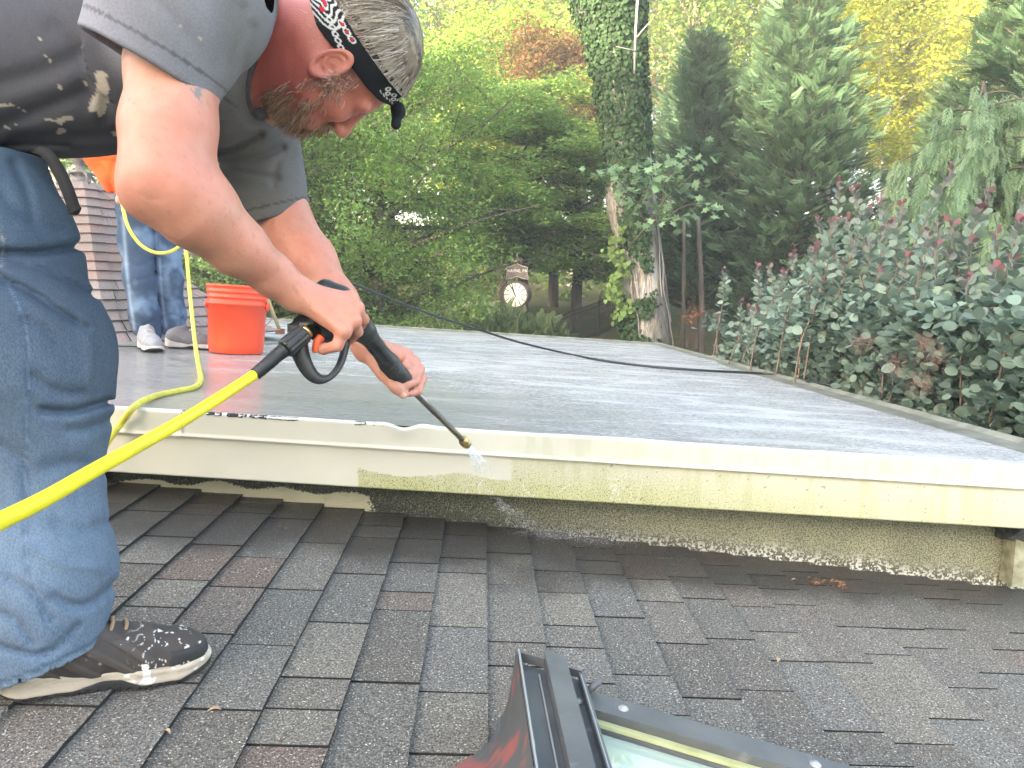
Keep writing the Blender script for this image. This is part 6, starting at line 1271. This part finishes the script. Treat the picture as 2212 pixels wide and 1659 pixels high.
bcols = [np.array(c) for c in ((.30, .17, .10), (.40, .26, .17), (.5, .42, .35), (.22, .12, .07), (.55, .5, .45))]
V, F, cc = strands(3200, beard_line, .00055, lambda: bcols[hr.choice(5, p=[.38, .25, .05, .30, .02])]*hr.uniform(.55, .9)); ob('beard', mk('beard', V, F, M_hair, col=cc), parent=man, kind='stuff')
def beardcore(p):
    q = hq(p); a = np.array([.035, 0, -.098]); g = np.array([HF@np.array([-.45, 0, -.75]), 0, HU@np.array([-.45, 0, -.75])]); d = chain(q, [a, a+g*.035, a+g*.06], [.030, .022, .008], .02); d = smin(d, ell(q, (.045, 0, -.086), (.046, .045, .026)), .02); return (d+.004*(fbm(q, 60, 8, 3)-.5)*3)*HS
V, Q = nets(beardcore, HO-.27, HO+.2, .0026); q = hq(V); ob('beard_mass', mk('beard_mass', V, Q, M_hair, col=mix(np.tile(np.array([.20, .11, .065]), (len(V), 1)), np.array([.40, .27, .18]), ss(.35, .65, fbm(q, 90, 4, 3)))), parent=man)
# grey fuzz on the temple and nape
def fuzz():
    while True:
        z = hr.uniform(0, 1); f, l, u = (hr.uniform(.0, .075), .072, hr.uniform(-.02, .04)) if z < .5 else (hr.uniform(-.12, -.07), hr.uniform(.0, .07), hr.uniform(-.05, .02)); p, d = fz_cache[hr.integers(0, len(fz_cache))]; break
    p = p+hr.normal(0, .005, 3); dr = norm(d*.3+np.array([-.4, 0, -.5])+hr.normal(0, .5, 3)); pts = [p]
    for i in range(4): dr = norm(dr+hr.normal(0, .3, 3)); pts.append(pts[-1]+dr*.0035)
    return HO+HS*(np.array(pts)@HAX)
fz_cache = [sk_pt(hr.uniform(.0, .04), .075, hr.uniform(-.02, .035)) for _ in range(45)]+[sk_pt(hr.uniform(-.13, -.06), hr.uniform(.01, .08), hr.uniform(-.035, .012)) for _ in range(60)]
V, F, cc = strands(420, fuzz, .0004, lambda: np.array((.42, .36, .31))*hr.uniform(.6, 1.3)); ob('fine_hairs', mk('fine_hairs', V, F, M_hair, col=cc), parent=man, kind='stuff')
# ---- shoes
M_up = pmat('worn_shoe_upper', attr=True, rough=.7, bump=.5, bsc=500, bdist=.0012); M_sole = pmat('shoe_midsole', attr=True, rough=.75, bump=.2, bsc=200); M_out = pmat('black_outsole', (.02, .02, .02), rough=.8)
def shoe(parent, heel, toe, main=True, cols=None, hgt=.115):
    heel = np.asarray(heel); L_ = np.linalg.norm(toe-heel); X_ = (toe-heel)/L_; n_ = SN if parent is man else FN; Y_ = norm(np.cross(n_, X_)); Z_ = np.cross(X_, Y_); AX = np.stack([X_, Y_, Z_]); k = L_/.31
    sgn = 1
    def loc(p): return (p-heel)@AX.T/k
    def foot2d(q): return np.interp(q[:, 0], [0, .03, .08, .14, .2, .25, .29, .31], [.024, .034, .036, .037, .046, .047, .036, .016]), np.interp(q[:, 0], [0, .1, .2, .31], [0, .002, -.004, -.010])
    def base(q, z0, z1, grow_=0.):
        d = chain(np.stack([q[:, 0], q[:, 1], 0*q[:, 0]], 1), [np.array([.036, 0, 0]), np.array([.12, .002, 0]), np.array([.21, -.002, 0]), np.array([.262, -.006, 0]), np.array([.285, -.008, 0])], [.036, .036, .047, .042, .026], .02)-grow_
        return d
    def mid(p):
        q = loc(p); top_ = np.interp(q[:, 0], [0, .05, .12, .2, .26, .31], [.060, .045, .036, .032, .030, .036]); bot = np.interp(q[:, 0], [0, .03, .1, .14, .17, .2, .26, .31], [.010, .006, .006, .016, .016, .007, .007, .020]); d = base(q, 0, 0, .003+.004*ss(.02, .0, q[:, 2]))
        d = smax(d, np.maximum(q[:, 2]-top_, bot-q[:, 2]), .006); return (d+.0012*np.exp(-((q[:, 2]-.024)/.0015)**2))*k
    def out(p):
        q = loc(p); bot = np.interp(q[:, 0], [0, .03, .26, .31], [.006, .0, .0, .014]); top_ = np.interp(q[:, 0], [0, .03, .1, .14, .17, .2, .26, .31], [.012, .008, .008, .018, .018, .010, .010, .024]); d = base(q, 0, 0, .0035); d = smax(d, np.maximum(q[:, 2]-top_, bot-q[:, 2]), .002); return (d+.002*(np.sin(q[:, 0]*420) > .3)*(q[:, 2] < .006))*k
    def upper(p):
        q = loc(p); d = chain(q, [np.array([.045, 0, .052]), np.array([.12, 0, .050]), np.array([.20, -.002, .040]), np.array([.262, -.006, .038]), np.array([.285, -.008, .036])], [.038, .039, .042, .034, .022], .03)
        d = smin(d, chain(q, [np.array([.040, 0, .075]), np.array([.065, 0, .104])], [.036, .038], .03), .03); d = smin(d, cone(q, np.array([.09, 0, .085]), np.array([.19, 0, .058]), .030, .022), .03)
        d = smin(d, cone(q, np.array([.088, 0, .118]), np.array([.105, 0, .128]), .018, .012), .015); d = smax(d, .026-q[:, 2], .004); d = smax(d, -ell(q, (.052, 0, .135), (.042, .028, .035)), .005)
        ov = np.sin((q[:, 0]*.8+q[:, 2]*1.1)*150)*.5+.5; d = d-.0022*ss(.5, .75, ov)*((q[:, 0] > .05) & (q[:, 0] < .22) & (q[:, 2] < .085)); d = d-.002*(np.abs(q[:, 0]-.272) < .03)*(q[:, 2] < .052); return d*k
    c_ = heel+X_*.15*k+Z_*.06; R_ = np.array([.24, .24, .16])
    V, Q = nets(out, c_-R_, c_+R_, .0026 if main else .005); ob('outsole', mk('outsole', V, Q, M_out), parent=parent)
    V, Q = nets(mid, c_-R_, c_+R_, .0026 if main else .005); q = loc(V); cm = np.tile(np.array(cols[1]), (len(V), 1))*(.8+.4*fbm(V, 30, 3))[:, None]
    if main:
        spl = ss(.66, .70, fbm(V, 85, 31, 2))*ss(.12, .2, q[:, 0]); cm = mix(cm, np.array([.75, .73, .68]), spl*.9); cm = mix(cm, np.array([.12, .10, .07]), ss(.5, .75, fbm(q*[.5, 1, 3], 60, 6, 3))*.4)
    s_ob = ob('midsole', mk('midsole', V, Q, M_sole, col=np.clip(cm, 0, 1)), parent=parent)
    V, Q = nets(upper, c_-R_, c_+R_+[0, 0, .03], .0024 if main else .005); q = loc(V); cu = np.tile(np.array(cols[0]), (len(V), 1))
    if main:
        ov = np.sin((q[:, 0]*.8+q[:, 2]*1.1)*150)*.5+.5; cu = mix(cu, np.array([.085, .07, .06]), ss(.5, .7, ov)*.35*((q[:, 0] > .05) & (q[:, 0] < .22))); cu = mix(cu, np.array([.018, .02, .022]), (np.abs(q[:, 0]-.275) < .032)*(q[:, 2] < .056)*.8); cu = mix(cu, np.array([.012, .012, .02]), ss(.10, .115, q[:, 2]))
        dr = np.abs(fbm(V, 45, 71, 2)-.5) < .011; spl = np.maximum(dr*ss(.17, .22, q[:, 0])*ss(.42, .50, fbm(V, 30, 5, 2)), (fbm(V, 100, 33, 2) > .80)*ss(.10, .2, q[:, 0])); cu = mix(cu, np.array([.78, .76, .72]), spl*.95); cu = mix(cu, np.array([.82, .8, .78]), (np.hypot(q[:, 0]-.205, q[:, 2]-.037) < .006)*1.)
    u_ob = ob('shoe_upper', mk('shoe_upper', V, Q, M_up, col=np.clip(cu*(.85+.3*fbm(V, 60, 8, 2))[:, None], 0, 1)), parent=parent)
    mlace = pmat('brown_laces', (.30, .20, .12) if main else (.42, .38, .33), rough=.9)
    for i in range(5):
        x = .135+.021*i; z = .1255-(x-.09)*.36; pts = catmull([heel+k*(X_*(x-.006)+Y_*.022*s_+Z_*(z-.016)) if abs(s_) > .5 else heel+k*(X_*x+Y_*.022*s_+Z_*(z+.002)) for s_ in (-1, -.45, .0, .45, 1)], 4); V, F = tube(pts, .0034*k, 6); ob('lace', mk('lace', V, F, mlace), parent=u_ob)
hl, tl = ray_plane(-6, 1534, SN, SD0)+SN*.010, ray_plane(450, 1462, SN, SD0)+SN*.010; wv_ = norm(np.cross(SN, tl-hl)); hl = hl+wv_*.03; tl = tl+wv_*.03
print('shoe length', np.linalg.norm(tl-hl))
shoe(man, hl, tl, True, ((.045, .036, .031), (.46, .39, .30)))
h2 = ray_plane(-250, 1420, SN, SD0)+SN*.010; t2 = h2+norm(np.array([.9, .35, -.9*SLOPE]))*.31; shoe(man, h2, t2, False, ((.035, .030, .028), (.50, .44, .36)))
# ------------------------------------------------------------------ the far worker
YB = 4.62
wk = thing('person', on_flat(340, 762, 0), 'far worker in orange shirt, jeans and grey sneakers standing beside the orange bucket', 'person')
def wbody(p):
    d = cone(p, P(255, 120, YB), P(245, 60, YB), .055, .055); d = smin(d, ell(p, P(240, 20, YB-.02), (.085, .1, .125)), .03); d = smin(d, cone(p, P(320, 420, YB), P(262, 170, YB), .12, .13), .05)
    for dy in (-.17, .17): d = smin(d, chain(p, [P(262, 175, YB+dy), P(290, 300, YB+dy*1.15-.05), P(268, 415, YB+dy*.3-.22), P(264, 432, YB+dy*.2-.27)], [.05, .042, .032, .036], .03), .03)
    return d
V, Q = nets(wbody, P(150, 480, YB)-[.1, .45, 0], P(400, -40, YB)+[.1, .4, .1], .009); ob('body', mk('body', V, Q, M_skin, col=np.tile(np.array([.5, .28, .2]), (len(V), 1))), parent=wk)
def wshirt(p):
    d = chain(p, [P(325, 425, YB), P(290, 330, YB), P(258, 180, YB)], [.165, .17, .16], .05); d = smin(d, chain(p, [P(262, 425, YB-.1), P(246, 380, YB-.1), P(222, 330, YB-.1), P(230, 220, YB)], [.05, .075, .10, .14], .05), .05); q = p.copy(); 
    for dy in (-.2, .2): d = smin(d, cone(p, P(262, 175, YB+dy*.8), P(275, 255, YB+dy*1.05), .085, .08), .04)
    hem_ = norm(np.array([-.25, 0, -1.])); d = smax(d, (p-P(300, 432, YB))@hem_, .01); u, v = proj(p)
    return d+creases(p, [(crv([(200, 335), (235, 385), (250, 430)]), 3, .012), (crv([(250, 340), (238, 390), (246, 435)]), 3, .008), (crv([(215, 345), (250, 350), (270, 345)]), 3, .006)])-.012*(fbm(p, 9, 3, 2)-.5)
V, Q = nets(wshirt, P(150, 480, YB)-[.2, .45, 0], P(430, 60, YB)+[.1, .4, .1], .010); ob('orange_shirt', mk('orange_shirt', V, Q, pmat('orange_hi_vis', (.95, .13, .015), (.85, .10, .015), nsc=9, rough=.75)), parent=wk)
WJ = [(crv([(262, 560), (300, 575), (330, 560)]), 4, .012), (crv([(275, 615), (300, 605), (325, 600)]), 4, .010), (crv([(335, 590), (360, 600), (390, 580)]), 4, .012), (crv([(330, 450), (332, 520), (335, 600)]), 3, .03), (crv([(280, 690), (310, 700), (335, 692)]), 3.5, .012), (crv([(350, 690), (375, 680), (400, 695)]), 3.5, .014), (crv([(290, 640), (310, 650), (325, 640)]), 3, .008), (crv([(345, 640), (365, 655), (385, 645)]), 3, .008), (crv([(280, 500), (300, 520), (330, 500)]), 4, .008), (crv([(350, 520), (370, 540), (385, 530)]), 4, .01)]
def wjeans(p):
    d = smin(chain(p, PL([(302, 440, YB-.02), (300, 520, YB-.04), (302, 600, YB-.08), (312, 680, YB-.1), (318, 722, YB-.1)]), [.135, .105, .084, .078, .076], .05), chain(p, PL([(338, 440, YB+.08), (352, 520, YB+.1), (362, 600, YB+.05), (368, 680, YB+.06), (374, 716, YB+.06)]), [.13, .105, .084, .080, .080], .05), .02)
    return d+.5*creases(p, WJ)-.010*(fbm(p, 13, 5, 3)-.5)
V, Q = nets(wjeans, P(220, 740, YB)-[.1, .4, .03], P(430, 380, YB)+[.1, .4, .05], .008); u, v = proj(V); cw = mix(np.tile(np.array([.06, .09, .14]), (len(V), 1)), np.array([.20, .28, .38]), ss(.42, .66, fbm(V, 8, 3))*.8); cw = mix(cw, np.array([.36, .45, .55]), np.clip(np.exp(-(seg_uv(u, v, crv([(266, 470), (272, 560), (280, 640), (290, 710)]))/4)**2)+np.exp(-(seg_uv(u, v, crv([(345, 560), (350, 640), (358, 705)]))/3)**2), 0, 1)*.5)
ob('jeans', mk('jeans', V, Q, M_denim, col=cw), parent=wk)
a_ = on_flat(306, 755, .004); a_ = a_+[-.02, .06, 0]; b_ = a_+norm(np.array([.62, -.78, 0]))*.30; b_[2] = flat_z(b_[0], b_[1])+.004; a_[2] = flat_z(a_[0], a_[1])+.004; shoe(wk, a_, b_, False, ((.26, .26, .27), (.5, .47, .42)))
a_ = on_flat(357, 752, .004); b_ = a_+norm(np.array([1., .25, -.06]))*.30; b_[2] = flat_z(b_[0], b_[1])+.004; shoe(wk, a_, b_, False, ((.12, .12, .125), (.42, .40, .36)))
# ------------------------------------------------------------------ thin haze volume added to imitate veiling lens glare
hz = bpy.data.materials.new('glare_haze'); hz.use_nodes = True; N_ = hz.node_tree.nodes; N_.remove(N_['Principled BSDF']); hv = N_.new('ShaderNodeVolumePrincipled')
hv.inputs['Color'].default_value = (.95, .97, .93, 1); hv.inputs['Density'].default_value = .0047; hv.inputs['Anisotropy'].default_value = .0
hz.node_tree.links.new(hv.outputs[0], N_['Material Output'].inputs['Volume'])
V, F = box((0, 20, CZ+8.5), (190, 290, 13.5)); ob('haze', mk('haze', V, F, hz, smooth=False), kind='stuff', label='thin pale haze added over the garden in place of lens glare', cat='haze')
print('objects', len(bpy.data.objects), 'tris', sum(len(m.polygons) for m in bpy.data.meshes))
